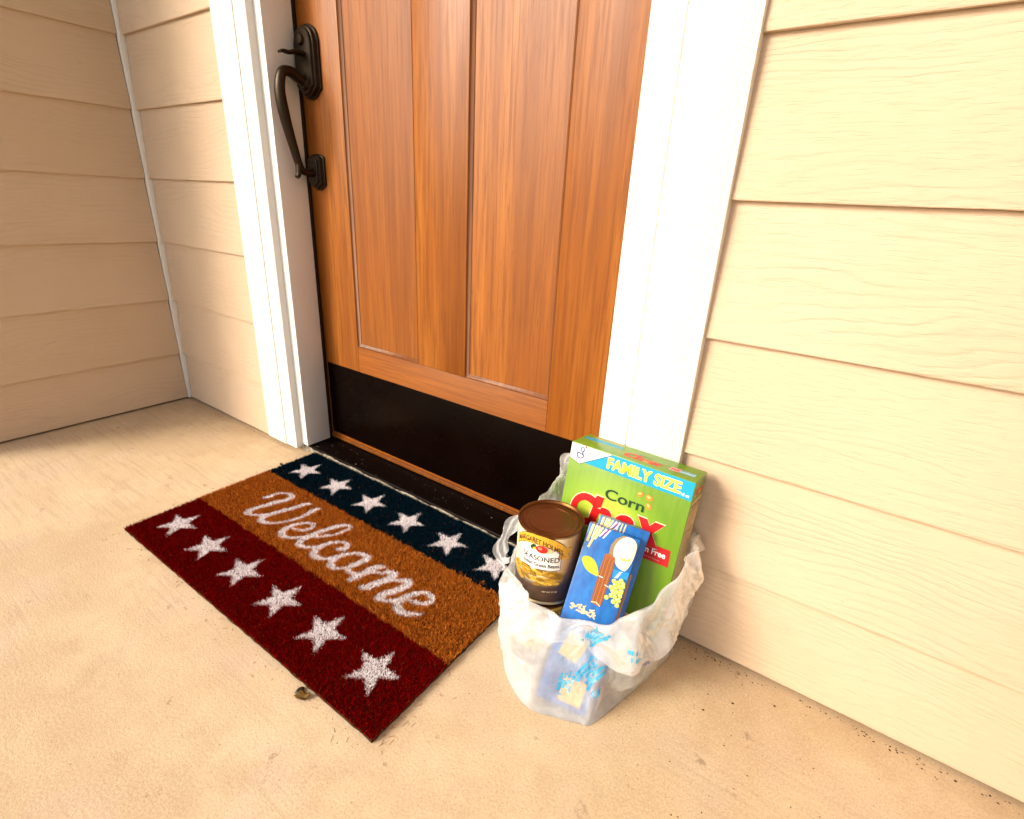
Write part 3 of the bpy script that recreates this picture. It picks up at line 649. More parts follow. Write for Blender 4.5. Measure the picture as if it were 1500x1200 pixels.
def spaghetti(label, pose_, plain=False):
    o = thing('spaghetti_carton', label, 'pasta carton', group='blue pasta cartons standing in the bag'); pose(o, *pose_)
    ct_ = link('carton', card_box('carton', SW, SD, .006, SH, M_blue, .0009), o)
    s = .98; P = Print(lambda u, v, l: (u, -.0002*l, v))
    for (u0, v0, u1, v1, mt_, wd) in ((.0067, .2708, .0044, .2454, I_noodle, .0030), (.0119, .2719, .0104, .2515, I_noodle, .0030), (.0158, .2717, .0085, .2374, I_noodle, .0028), (.0205, .2718, .0143, .2514, I_noodle, .0026),
                                  (.0256, .2705, .0195, .2573, I_white, .0015), (.0290, .2718, .0221, .2590, I_mag, .0018), (.0318, .2716, .0250, .2565, I_white, .0015)):
        P.line([(u0*s, SH-.0012), (u1*s, v1*s)], wd, mt_, 1); P.line([(u0*s-wd*.62, SH-.0012), (u1*s-wd*.62, v1*s)], .0005, I_white, 2)
    if plain:
        for k in range(3): P.line([((.030+.005*k)*s, SH-.0012), ((.0285+.005*k)*s, .2500*s)], .0020, I_noodle, 1)
        P.poly([(.050, .236), (.056, .233), (.061, .238), (.056, .2435)], I_mag, 2); P.poly([(.058, .232), (.066, .235), (.063, .242)], I_blue2, 1)
        P.poly([(.006, .03), (.068, .03), (.068, .20), (.006, .20)], I_stick3, 1); P.build('printed_back', ct_)
        P = Print(lambda u, v, l: (SW+.0002*l, u, v)); P.poly([(.002, .03), (SD-.002, .03), (SD-.002, .20), (.002, .20)], I_pink, 1); P.build('printed_side', ct_); return o
    leaf = [(.0044, .2177), (.0069, .2225), (.0141, .2245), (.0229, .2215), (.0301, .2133), (.0343, .2024), (.0276, .2014), (.0175, .2037), (.0092, .2100)]
    P.poly(smooth_ring([(u*s, v*s) for u, v in leaf]), I_leaf, 1); P.line([(u*s, v*s) for u, v in ((.006, .219), (.016, .215), (.026, .2085), (.033, .203))], .0009, I_leaf2, 2)
    for k in range(4): P.line([((.012+.005*k)*s, (.2165-.003*k)*s), ((.016+.005*k)*s, (.2200-.0035*k)*s)], .0005, I_leaf2, 2)
    P.poly([(u*s, v*s) for u, v in ((.0393, .2387), (.0386, .2510), (.0429, .2620), (.0512, .2697), (.0600, .2712), (.0540, .2640), (.0470, .2540), (.0458, .2427), (.0479, .2350), (.0402, .2355))], I_spoon, 1)
    egg = [(.0455, .2411), (.0446, .2516), (.0488, .2626), (.0572, .2694), (.0660, .2700), (.0725, .2650), (.0747, .2567), (.0745, .2440), (.0725, .2320), (.0690, .2235), (.0645, .2218), (.0559, .2247), (.0499, .2318)]
    P.poly(smooth_ring([(u*s, v*s) for u, v in egg]), I_egg, 2); P.poly([(u*s, v*s) for u, v in ((.0655, .2700), (.0725, .2650), (.0747, .2567), (.0745, .2440), (.0725, .2320), (.0690, .2235), (.0640, .2225), (.0690, .2370), (.0690, .2535))], I_egg2, 3)
    for k, (u, v) in enumerate(((.058, .238), (.0605, .2362), (.0630, .2378), (.0650, .2368), (.0678, .2386), (.0690, .2405))): P.ell(u*s, v*s, .0017, .0013, k, I_leaf, 4, 8)
    P.line([((.0620+.0014*math.cos(t))*s, (.2590+.0018*math.sin(t))*s) for t in [k*math.pi/4 for k in range(9)]], .0004, I_navy, 4)
    st = [(.0342, .2352), (.0379, .2382), (.0502, .2358), (.0516, .2215), (.0513, .1950), (.0509, .1668), (.0489, .1606), (.0351, .1628), (.0345, .1776), (.0341, .2007), (.0334, .2177)]
    P.poly([(u*s, v*s) for u, v in st], I_stick, 3)
    for k in range(9):
        u = .0355+.0018*k; P.line([(u*s, (.1640+.001*(k % 3))*s), ((u+.0002)*s, (.199+.003*(k % 2))*s), (u*s, (.2330-.002*(k % 3))*s)], .00045, [I_stick2, I_stick3, I_stick2][k % 3], 4)
    P.line([(.0350*s, .2030*s), (.0415*s, .2024*s)], .0011, I_white, 5); P.line([(.0470*s, .1936*s), (.0520*s, .1926*s)], .0011, I_white, 5)
    P.line([(.036*s, .1640*s), (.0425*s, .1655*s), (.049*s, .1622*s)], .0012, I_cream, 5)
    P.poly([(.0520*s, .2199*s), (.0750*s, .2218*s), (.0750*s, .2120*s), (.0536*s, .2075*s)], I_blue2, 3)
    for k in range(5): P.line([((.0570+.0010*k)*s, (.2085+.0024*k)*s), ((.0612+.0010*k)*s, (.2098+.0024*k)*s)], .0010, I_white, 4)
    for k, (u, v) in enumerate([(.0578, .2037), (.0641, .2031), (.0673, .2074), (.0563, .1938), (.0622, .1946), (.0672, .1981), (.0707, .2041), (.0597, .1828), (.063, .1871), (.0666, .1901), (.0716, .1936), (.065, .1756), (.07, .1791), (.0724, .1862), (.0740, .192), (.0715, .1723), (.0735, .1794), (.0543, .1778), (.0735, .2003), (.0610, .1990), (.0650, .1830), (.0600, .1900)]):
        if u*s+.0032 > SW-.001: u = (SW-.0042)/s
        P.ell(u*s, v*s, .0033, .0033, 0, I_pea, 4+(k % 3), 10); P.ell(u*s-.0006, v*s+.0009, .0018, .0016, 0, I_pea2, 7, 8)
    for k in range(46):
        u = .010+rnd.random()*.036; v = .1425+rnd.random()*(.0115-.0003*abs(u-.025)*500*.02); P.ell(u*s, v*s, .0026, .0011, rnd.uniform(-1, 1), [I_tan, I_cream, I_egg2][k % 3], 3+(k % 4), 7)
    # the lower front: a window of golden noodles and a block of print
    P.poly([(.030, .014), (.064, .014), (.064, .050), (.030, .050)], I_gold, 1)
    for k in range(9): P.line([(.033+.0034*k, .016), (.0325+.0034*k+.001*math.sin(k), .048)], .0012, [I_noodle, I_cream, I_egg2][k % 3], 2)
    P.poly([(.008, .060), (.066, .060), (.066, .120), (.008, .120)], I_blue2, 1); P.poly([(.012, .075), (.040, .070), (.052, .105), (.020, .112)], I_noodle, 2)
    P.build('printed_front', ct_)
    P = Print(lambda u, v, l: (u, v, SH+.0002*l))
    for k in range(7): P.poly([(.004+.0048*k, .001), (.0066+.0048*k, .001), (.0076+.0048*k, SD-.001), (.005+.0048*k, SD-.001)], [I_noodle, I_white, I_noodle][k % 3], 1)
    P.build('printed_top', ct_)
    P = Print(lambda u, v, l: (SW+.0002*l, u, v))
    P.poly([(.003, .226), (SD-.003, .226), (SD-.003, .250), (.003, .250)], I_mag, 1); P.poly([(.002, .03), (SD-.002, .03), (SD-.002, .19), (.002, .19)], I_stick3, 1)
    P.ell(SD/2, .205, .0055, .009, 0, I_leaf, 1); P.build('printed_side', ct_)
    return o
spaghetti('blue pasta carton in front, showing a leaf, a white spoon bowl and a brown bundle', (.8123, -.2747, .0135, .33, .45, .146))
_R = Matrix.Rotation(.33, 3, 'Z') @ Matrix.Rotation(-.45, 3, 'X') @ Matrix.Rotation(.146, 3, 'Y')
_b = Vector((.8123, -.2747, .0135)) + _R @ Vector((.0105, .0215, .0130))
_o2 = spaghetti('blue pasta carton behind the front one, only its striped top edge showing', (_b.x, _b.y, _b.z, .33, .425, .146), True)

# --- cans
CR, CANH = .0487, .1225; TH0 = -1.0724
M_lid = NM('bronze_lid', .30, .5); M_lid.set('Metallic', .9); _c = M_lid.coord()
M_lid.set('Base Color', M_lid.mix(M_lid.ramp(M_lid.noise(_c, 30, 4), [(.3, g3(0)), (.7, g3(1))]), (.13, .045, .013), (.18, .065, .020)))
M_lid.set('Roughness', .34); M_lid = M_lid.m
M_can = mat_plain('tinned_steel', (.52, .42, .26), .3, .5, .9)
M_lab = NM('can_label', .42, .45)
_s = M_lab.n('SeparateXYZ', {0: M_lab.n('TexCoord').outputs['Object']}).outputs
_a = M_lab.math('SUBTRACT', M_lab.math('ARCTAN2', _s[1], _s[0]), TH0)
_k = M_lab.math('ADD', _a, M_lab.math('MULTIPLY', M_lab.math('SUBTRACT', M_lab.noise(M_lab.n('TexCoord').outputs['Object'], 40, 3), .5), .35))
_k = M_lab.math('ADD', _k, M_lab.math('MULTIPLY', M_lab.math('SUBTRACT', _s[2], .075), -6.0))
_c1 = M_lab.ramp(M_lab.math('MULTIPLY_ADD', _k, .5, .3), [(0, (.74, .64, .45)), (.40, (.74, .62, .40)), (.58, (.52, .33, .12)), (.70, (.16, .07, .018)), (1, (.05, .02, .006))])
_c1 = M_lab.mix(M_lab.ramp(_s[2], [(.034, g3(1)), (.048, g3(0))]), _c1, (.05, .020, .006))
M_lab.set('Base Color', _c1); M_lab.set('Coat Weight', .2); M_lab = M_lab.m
I_bean = [ink('bean_a', (.46, .27, .02)), ink('bean_b', (.36, .19, .012)), ink('bean_c', (.58, .38, .05)), ink('bean_d', (.22, .12, .008))]
I_rib = ink('ribbon_gold', (.68, .36, .03)); I_rib2 = ink('ribbon_shade', (.42, .17, .012)); I_tom = ink('tomato', (.50, .012, .01)); I_tom2 = ink('tomato_light', (.78, .20, .12)); I_pan = ink('label_white', (.78, .76, .74))
def can(label, loc, rot=0):
    o = thing('food_can', label, 'can', loc, (0, 0, rot), 'cans of green beans stacked in the bag')
    R = CR
    body = [(0, .0015), (R-.004, .0015), (R-.0035, .0003), (R-.0012, .0), (R+.0006, .0012), (R+.0006, .0026), (R-.0010, .0040), (R-.0012, .0055)]
    body += [(R-.0012, CANH-.0055), (R-.0010, CANH-.0040), (R+.0005, CANH-.0028)]
    link('can_body', lathe('can_body', body, M_can, 72), o)
    lid = [(R+.0005, CANH-.0028), (R+.0009, CANH-.0014), (R+.0004, CANH), (R-.0009, CANH+.0002), (R-.0020, CANH-.0006), (R-.0030, CANH-.0040), (R-.0060, CANH-.0044), (R-.0078, CANH-.0030), (R-.0096, CANH-.0030), (R-.0112, CANH-.0042), (R-.0132, CANH-.0042), (R-.0146, CANH-.0032), (R-.0160, CANH-.0032), (R-.0174, CANH-.0044), (0, CANH-.0044)]
    link('lid', lathe('lid', lid, M_lid, 72), o)
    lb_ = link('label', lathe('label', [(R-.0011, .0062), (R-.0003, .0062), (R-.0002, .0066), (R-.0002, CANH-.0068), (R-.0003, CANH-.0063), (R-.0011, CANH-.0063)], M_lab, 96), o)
    Z = CANH
    P = Print(lambda u, v, l: ((R+.00022*l)*math.cos(TH0+u/R), (R+.00022*l)*math.sin(TH0+u/R), Z+v))
    P.grid(-.0405, .0195, -.0585, -.0250, 16, 4, I_pan, 1)
    for x0, x1, y0, y1 in ((-.0405, .0195, -.0590, -.0584), (.0192, .0198, -.0585, -.0330)): P.grid(x0, x1, y0, y1, 12, 1, I_navy, 2)
    # beans
    rr_ = random.Random(5)
    for k in range(60):
        u = rr_.uniform(-.056, .019); top_ = -.0575-.010*max(0, (u-.005)/.02); v = rr_.uniform(-.086+abs(u+.015)*.12, top_-.003)
        P.ell(u, v, rr_.uniform(.006, .0115), rr_.uniform(.0022, .0034), rr_.uniform(-.75, .35), I_bean[k % 4], 2+k % 6, 10)
    # ribbon
    tops = [(-.0560, -.0200), (-.0477, -.0120), (-.0370, -.0052), (-.0250, -.0018), (-.0126, -.0015), (.0000, -.0032), (.0110, -.0075), (.0200, -.0140), (.0263, -.0210)]
    for (a, b) in zip(tops[:-1], tops[1:]):
        for l_, mt_, d0, d1 in ((4, I_black, .0008, -.0158), (5, I_rib, 0, -.0150)): P.poly([(a[0], a[1]+d0), (b[0], b[1]+d0), (b[0], b[1]+d1), (a[0], a[1]+d1)], mt_, l_)
    for l_, mt_, e in ((2, I_black, .0007), (3, I_rib, 0)): P.poly([(.0175-e, -.0225+e), (.0345+e, -.0225+e), (.0300+e, -.0310), (.0335+e, -.0420-e), (.0160-e, -.0390-e)], mt_, l_)
    P.poly([(.0185, -.0255), (.0263, -.0255), (.0200, -.0375)], I_rib2, 4)
    wf = lambda a, b: (a, b+np.interp(a, [0, .012, .028, .045, .060, .072], [0, .0085, .0120, .0100, .0030, -.0050]))
    P.text('MARGARET HOLMES', -.0515, -.0268, .0730, .0085, I_brown, 6, bold=.012, warp=wf)
    P.ell(-.0095, -.0235, .0085, .0060, -.1, I_tom, 7, 18); P.ell(-.0118, -.0222, .0035, .0024, 0, I_tom2, 8, 10)
    P.ell(-.0225, -.0225, .0050, .0034, 1.1, I_dkg, 6, 12); P.ell(.0020, -.0245, .0062, .0030, .5, I_tan, 6, 12); P.ell(-.0205, -.0240, .0030, .0018, .8, I_leaf, 7, 8)
    P.text('SEASONED', -.0395, -.0445, .0570, .0085, I_black, 3, bold=.004); P.text('Italian Green Beans', -.0385, -.0540, .0560, .0062, I_black, 3, bold=.012)
    P.text('NET WT. 27 OZ', -.004, -.0980, .022, .0022, I_cream, 3)
    P.build('printed_label', lb_); return o
can('can of seasoned green beans with bronze lid and cream label beside the blue cartons', (.757, -.171, .1226))
can('lower can of the stack, hidden in the plastic bag under the labelled can', (.757, -.177, .0004), .9)
# ------------------------------------------------------------------ the plastic bag
M_bag = NM('thin_white_plastic_film', .34, .5)
_c = M_bag.n('TexCoord').outputs['Object']
_cr = M_bag.n('TexVoronoi', {'Vector': M_bag.n('VectorMath', {0: _c, 1: M_bag.n('VectorMath', {0: M_bag.n('TexNoise', {'Vector': _c, 'Scale': 28, 'Detail': 3}).outputs['Color'], 1: (.045, .045, .045)}, operation='MULTIPLY').outputs[0]}, operation='ADD').outputs[0], 'Scale': 26}, feature='F1', distance='EUCLIDEAN').outputs['Distance']
_f1 = M_bag.noise(_c, 42, 5, .6, 1.2); _f2 = M_bag.noise(_c, 160, 3, .6, .8)
_rg = lambda sc, st: M_bag.n('TexNoise', {'Vector': M_bag.n('Mapping', {'Vector': _c, 'Rotation': (.4, .7, st), 'Scale': (1, 1, .45)}).outputs[0], 'Scale': sc, 'Detail': 3, 'Roughness': .5, 'Distortion': .5}, noise_type='RIDGED_MULTIFRACTAL', normalize=True).outputs['Fac']
_cr = M_bag.math('ADD', M_bag.math('MULTIPLY', _cr, .2), M_bag.math('ADD', _rg(9, .3), M_bag.math('MULTIPLY', _rg(21, 1.4), .45)))
def _facet(sc, rot, wd):
    v = M_bag.n('Mapping', {'Vector': M_bag.n('VectorMath', {0: _c, 1: M_bag.n('VectorMath', {0: M_bag.n('TexNoise', {'Vector': _c, 'Scale': 14, 'Detail': 1}).outputs['Color'], 1: (.02, .02, .02)}, operation='MULTIPLY').outputs[0]}, operation='ADD').outputs[0], 'Rotation': (.3, .8, rot), 'Scale': (1, 1, .4)}).outputs[0]
    return M_bag.ramp(M_bag.n('TexVoronoi', {'Vector': v, 'Scale': sc}, feature='DISTANCE_TO_EDGE').outputs['Distance'], [(0, g3(0)), (wd, g3(1))])
_h = M_bag.math('ADD', M_bag.math('ADD', M_bag.math('MULTIPLY', _cr, .7), M_bag.math('ADD', M_bag.math('MULTIPLY', _facet(24, .5, .16), .55), M_bag.math('MULTIPLY', _facet(48, 1.7, .14), .28))), M_bag.math('MULTIPLY', _f1, .35))
_bn = M_bag.n('Bump', {'Height': _h, 'Strength': .4, 'Distance': .0026}).outputs[0]
t_ = M_bag.t; t_.nodes.remove(M_bag.p)
_dif = M_bag.n('BsdfDiffuse', {'Color': (.95, .96, .97, 1), 'Normal': _bn}); _trl = M_bag.n('BsdfTranslucent', {'Color': (.93, .94, .94, 1), 'Normal': _bn})
_tra = M_bag.n('BsdfTransparent', {'Color': (.97, .98, .99, 1)}); _glo = M_bag.n('BsdfGlossy', {'Color': (1, 1, 1, 1), 'Roughness': .18, 'Normal': _bn})
_a1 = M_bag.n('MixShader', {0: .5, 1: _dif.outputs[0], 2: _trl.outputs[0]})
_op = M_bag.math('ADD', M_bag.math('MULTIPLY', M_bag.n('LayerWeight', {'Blend': .5}).outputs['Facing'], .38), .42)
_op = M_bag.math('ADD', _op, M_bag.math('MULTIPLY', M_bag.math('SUBTRACT', _f1, .5), .35), clamp=True)
_a2 = M_bag.n('MixShader', {0: _op, 1: _tra.outputs[0], 2: _a1.outputs[0]})
_a3 = M_bag.n('MixShader', {0: M_bag.math('MULTIPLY', M_bag.n('Fresnel', {'IOR': 1.5, 'Normal': _bn}).outputs[0], .42), 1: _a2.outputs[0], 2: _glo.outputs[0]})
t_.links.new(_a3.outputs[0], M_bag.out.inputs['Surface']); M_bag = M_bag.m
# stations round the bag, counter-clockwise from the front: foot, low, middle, rim, hem of the folded-out rim
BAG = np.array([
((.850,-.272,0),(.853,-.262,.05),(.855,-.246,.10),(.862,-.226,.143),(.863,-.248,.112)),
((.880,-.260,0),(.884,-.250,.05),(.884,-.236,.10),(.880,-.220,.145),(.886,-.243,.106)),
((.893,-.252,0),(.899,-.244,.05),(.902,-.229,.10),(.8925,-.214,.149),(.912,-.238,.094)),
((.908,-.205,0),(.920,-.202,.05),(.928,-.200,.11),(.9140,-.191,.167),(.950,-.212,.100)),
((.922,-.150,0),(.934,-.150,.05),(.945,-.153,.11),(.9295,-.157,.181),(.968,-.166,.114)),
((.933,-.100,0),(.941,-.10,.05),(.949,-.106,.12),(.941,-.117,.200),(.966,-.118,.150)),
((.940,-.065,0),(.944,-.055,.06),(.950,-.06,.13),(.949,-.080,.222),(.964,-.078,.185)),
((.934,-.045,0),(.940,-.035,.06),(.945,-.032,.13),(.944,-.032,.215),(.952,-.024,.19)),
((.87,-.064,0),(.87,-.057,.06),(.87,-.048,.13),(.87,-.034,.20),(.87,-.028,.18)),
((.79,-.068,0),(.79,-.060,.06),(.79,-.051,.13),(.79,-.032,.235),(.79,-.027,.21)),
((.735,-.068,0),(.728,-.060,.06),(.722,-.054,.14),(.7185,-.046,.2660),(.712,-.036,.24)),
((.708,-.078,0),(.703,-.074,.06),(.698,-.070,.13),(.7020,-.066,.252),(.690,-.058,.215)),
((.698,-.105,0),(.694,-.10,.06),(.690,-.098,.12),(.689,-.09,.208),(.676,-.086,.172)),
((.699,-.140,0),(.694,-.140,.06),(.692,-.14,.11),(.6940,-.14,.190),(.679,-.145,.152)),
((.706,-.182,0),(.698,-.184,.05),(.697,-.186,.09),(.702,-.181,.168),(.687,-.190,.112)),
((.720,-.224,0),(.713,-.226,.04),(.712,-.222,.08),(.7200,-.214,.156),(.704,-.229,.100)),
((.756,-.262,0),(.750,-.262,.04),(.749,-.255,.08),(.756,-.238,.143),(.748,-.261,.106)),
((.806,-.284,0),(.802,-.277,.04),(.801,-.264,.09),(.802,-.240,.137),(.799,-.262,.108)),
], float)
BK, BC = 250, np.array([.812, -.165, .0012])
def ring_spline(P, m_=12):
    a, b, c, d = np.roll(P, 1, 0), P, np.roll(P, -1, 0), np.roll(P, -2, 0)
    return np.concatenate([.5*((2*b)+(c-a)*t+(2*a-5*b+4*c-d)*t*t+(3*b-a-3*c+d)*t**3)[:, None] for t in np.arange(m_)/m_], 1).reshape(-1, 3)
_rg = np.array([ring_spline(BAG[:, k]) for k in range(5)])
_w = np.vstack([_rg[1], _rg[1][:1]]); _L = np.r_[0, np.cumsum(np.linalg.norm(np.diff(_w, axis=0), axis=1))]
_ts = np.linspace(0, _L[-1], BK, endpoint=False)
_rg = np.array([np.stack([np.interp(_ts, _L, np.vstack([r_, r_[:1]])[:, i]) for i in range(3)], 1) for r_ in _rg])
_ft = _rg[0].copy(); _ft[:, 2] = .0012
_ct = [BC+(_ft-BC)*k for k in (.05, .4, .75)]+[_ft, _rg[1], _rg[2], _rg[3]]
_lip = _rg[3]+(_rg[4]-_rg[3])*.28; _lip[:, 2] = _rg[3][:, 2]-.002
_ct = np.array(_ct+[_lip, _rg[4]]); _nv = [2, 3, 4, 16, 16, 17, 4, 16]
B0 = []
for i in range(len(_ct)-1):
    a, b, c, d = _ct[max(i-1, 0)], _ct[i], _ct[i+1], _ct[min(i+2, len(_ct)-1)]
    for k in range(_nv[i]):
        t = k/_nv[i]; B0.append(.5*((2*b)+(c-a)*t+(2*a-5*b+4*c-d)*t*t+(3*b-a-3*c+d)*t**3) if i > 3 else b+(c-b)*t)
B0 = np.array(B0+[_ct[-1]]); BR = len(B0); B_FOOT, B_RIM = sum(_nv[:3]), sum(_nv[:6])
def vnoise(P, sc, seed):
    """smooth value noise on the points, periodic hash lattice"""
    Q = P*np.array(sc)+seed*7.31; I = np.floor(Q).astype(np.int64); f = Q-I; f = f*f*(3-2*f); out = 0
    for dx in (0, 1):
        for dy in (0, 1):
            for dz in (0, 1):
                h = ((I[..., 0]+dx)*73856093) ^ ((I[..., 1]+dy)*19349663) ^ ((I[..., 2]+dz)*83492791) ^ (seed*2654435761)
                h = (h*1103515245+12345) & 0x7fffffff; h = (h ^ (h >> 13))*1274126177 & 0x7fffffff
                wgt = (f[..., 0] if dx else 1-f[..., 0])*(f[..., 1] if dy else 1-f[..., 1])*(f[..., 2] if dz else 1-f[..., 2])
                out = out+wgt*(h/0x7fffffff)
    return out*2-1
SK = np.array(Matrix.Rotation(.9, 3, Vector((.5, -.8, .2))))
def folds():
    """the film has more area than the shape it hangs on: relax it over the groceries until it buckles into creases"""
    row = np.arange(BR)[:, None]; out = B0-BC; out[..., 2] = 0; out /= np.maximum(np.linalg.norm(out, axis=2, keepdims=True), 1e-6)
    ridge = (.25-np.abs(vnoise(B0, (19, 19, 6), 3))*2)*.0100+vnoise(B0, (48, 48, 14), 5)*.0016+(.35-np.abs(vnoise(B0@SK, (30, 30, 7), 8))*2)*.0055
    amp = np.clip((row-B_FOOT)/7, 0, 1)
    amp = amp*np.where(row > B_RIM, 1.5, 1.0)
    T = B0+out*(ridge*amp)[..., None]
    T[..., 2] += vnoise(B0, (40, 40, 3), 11)*.0045*np.clip((row-B_RIM+8)/8, 0, 1)
    T[..., 2] -= (vnoise(B0, (55, 55, 1), 17)*.006-.004)*np.clip((row-B_RIM-4)/10, 0, 1)
    X = T+RNG.normal(0, .0003, T.shape)
    kt = np.full((BR, BK, 1), .010); kt[:B_FOOT+1] = 1; kt[B_FOOT+1:B_FOOT+3] = .15; kt[B_RIM-1:B_RIM+2] = .06; kt[-4:] = .02
    G = 1.055+.035*vnoise(B0, (16, 16, 16), 23)
    def con(ax, st, dg=0):
        A_ = slice(None, BR-st) if ax else slice(None); B_ = slice(st, None) if ax else slice(None)
        sh = -st if not ax else (-dg if dg else 0)
        f = lambda Y: np.roll(Y[B_], sh, axis=1)-Y[A_]
        l0 = np.linalg.norm(f(B0), axis=2)*(G[A_] if st == 1 else G[A_]*.985)
        return (A_, B_, sh, l0, st)
    cs = [con(0, 1), con(1, 1), con(1, 1, 1), con(1, 1, -1), con(0, 3), con(1, 3)]
    MB = []
    for o_, W_, D_, H_ in ((cb, CW, CD, CH), (bpy.data.objects['spaghetti_carton'], SW, SD, SH), (bpy.data.objects['spaghetti_carton.001'], SW, SD, SH)):
        bpy.context.view_layer.update(); R_ = np.array(o_.matrix_world.to_3x3()); MB.append((R_, np.array(o_.matrix_world.translation), np.array([W_, D_, H_])))
    e = .0022
    for it in range(200):
        acc = np.zeros_like(X); cnt = np.zeros((BR, BK, 1))
        for A_, B_, sh, l0, st in cs:
            d = np.roll(X[B_], sh, axis=1)-X[A_]; l = np.linalg.norm(d, axis=2); k = (l-l0)/np.maximum(l, 1e-6)*.5
            if st == 1: k = np.where(k > 0, k*.9, k*.75)
            else: k = np.where(k > 0, 0, k*.22)
            c_ = d*k[..., None]; acc[A_] += c_; cnt[A_] += 1; acc[B_] -= np.roll(c_, -sh, axis=1); cnt[B_] += 1
        X = X+acc/cnt*1.7
        X = X+(T-X)*kt
        for R_, o_, S_ in MB:
            q = (X-o_)@R_; lo = q+e; hi = S_+e-q; ins = (lo > 0).all(-1) & (hi > 0).all(-1)
            if ins.any():
                dd = np.concatenate([lo, hi], -1)[ins]; dd[:, 2] += 1; k = dd.argmin(1); qq = q[ins]
                for n_ in range(6):
                    s_ = k == n_
                    if s_.any(): qq[s_, n_ % 3] += (-dd[s_, n_] if n_ < 3 else dd[s_, n_])
                q2 = q.copy(); q2[ins] = qq; X = q2@R_.T+o_
        for cx, cy, z0, z1 in ((.757, -.171, .1226, .2451), (.757, -.177, 0, .1229)):
            v = X[..., :2]-np.array([cx, cy]); r_ = np.linalg.norm(v, axis=2); ins = (r_ < CR+e) & (X[..., 2] < z1) & (X[..., 2] > z0+.002)
            if ins.any(): X[ins, :2] = np.array([cx, cy])+v[ins]/r_[ins][:, None]*(CR+e)
        X[..., 2] = np.maximum(X[..., 2], .0010)
        X[..., 1] = np.minimum(X[..., 1], np.where(X[..., 0] > .885, -.0165, np.where(X[..., 0] > .75, -.0245, 9)))
    n_ = np.cross(np.roll(X, -1, 1)-np.roll(X, 1, 1), np.gradient(X, axis=0)); n_ /= np.maximum(np.linalg.norm(n_, axis=2, keepdims=True), 1e-9)
    cr = np.maximum(0, .16-np.abs(vnoise(B0@SK, (22, 22, 9), 31)))/.16*.0016+np.maximum(0, .2-np.abs(vnoise(B0@SK.T, (34, 34, 11), 37)))/.2*.0010
    return X+n_*(cr*np.clip((row-B_FOOT-2)/6, 0, 1))[..., None]*np.where(row > B_RIM+2, -1, 1)[..., None]
BAGV = folds()
bag = thing('plastic_bag', 'crumpled translucent white grocery bag full of food by the door, its rim folded outward', 'plastic bag', (.81, -.165, 0))
BO = np.array([.81, -.165, 0])
def film(name, G_, closed=True):
    R_, K_ = G_.shape[:2]; V = G_.reshape(-1, 3)-BO; kk = K_ if closed else K_-1
    F = [(i*K_+j, i*K_+(j+1) % K_, (i+1)*K_+(j+1) % K_, (i+1)*K_+j) for i in range(R_-1) for j in range(kk)]
    me = mesh_np(name, V, F, M_bag, True); return link(name, me, bag)
bag_body = film('bag_body', BAGV)
def bag_at(u, v, l=0):
    """a point of the bag surface: u counts columns round the bag, v counts rows from the floor to the rim"""
    j = u % BK; j0 = int(j); fj = j-j0; i0 = min(int(v), BR-2); fi = v-i0; g = lambda i, k: BAGV[i, k % BK]
    p = (g(i0, j0)*(1-fj)+g(i0, j0+1)*fj)*(1-fi)+(g(i0+1, j0)*(1-fj)+g(i0+1, j0+1)*fj)*fi
    n_ = np.cross(g(i0, j0+1)-g(i0, j0), g(i0+1, j0)-g(i0, j0)); n_ = n_/max(np.linalg.norm(n_), 1e-9)
    return tuple(p+n_*(.0007+.0002*l)-BO)
# print on the film, and a loop of its handle
I_bagc = ink('bag_cyan', (.01, .36, .62), .3); I_lav = ink('bag_lavender', (.28, .26, .50), .3)
def on_bag(u, v, l): return bag_at(u, v, l) if v < B_RIM+2 else tuple(np.array(bag_at(u, v, -8)))
P = Print(on_bag)
def band(u, v, ang, n, length, h=1.35, gap=1.8):
    c_, s_ = math.cos(ang), math.sin(ang); rb = random.Random(int(u*7+v))
    for k in range(n):
        x = rb.uniform(0, length*.12)
        while x < length*(.82+.18*math.sin(k*2.1)):
            wd = rb.uniform(.35, .75)
            if rb.random() > .14:
                q = [(x, 0), (x+wd, 0), (x+wd, h*rb.uniform(.75, 1)), (x, h)]
                P.poly([(u-s_*gap*k+a*c_-b*s_, v+c_*gap*k+a*s_+b*c_) for a, b in q], I_bagc, 1)
            x += wd+.22
band(14, 64, 2.05, 5, 15)
band(8.2, 41, -2.0, 5, 15); band(BK-3.4, 31, -1.62, 4, 12)
band(20, 69, .25, 2, 7); P.ell(14, 25, 2.2, 1.6, .3, I_bagc, 1)
P.text('Great', 26, 33, 11, 3.4, I_lav, 1, rot=.12, bold=.01)
P.build('printed_text', bag_body)
def strip(name, pts, wd, seed):
    c_ = catmull(pts, 7); rg = np.random.default_rng(seed); n = len(c_); G_ = []
    for i, p in enumerate(c_):
        t = (c_[min(i+1, n-1)]-c_[max(i-1, 0)]).normalized(); s = t.cross(Vector((.2, -.6, .75))).normalized(); nn = t.cross(s)
        G_.append([np.array(p+s*wd*(k/7-.5)*(1-.35*math.sin(i*.5+seed))+nn*(.0035*math.sin(k*1.9+i*.45+seed)+rg.normal(0, .0006))) for k in range(8)])
    return film(name, np.array(G_), False)
strip('bag_handle', [(.6985, -.118, .190), (.688, -.124, .196), (.674, -.132, .186), (.664, -.146, .166), (.662, -.160, .146), (.672, -.174, .132), (.692, -.184, .138)], .020, 2)
strip('bag_handle', [(.713, -.052, .240), (.706, -.050, .262), (.712, -.048, .280), (.724, -.047, .288), (.738, -.046, .284), (.746, -.044, .262)], .018, 5)

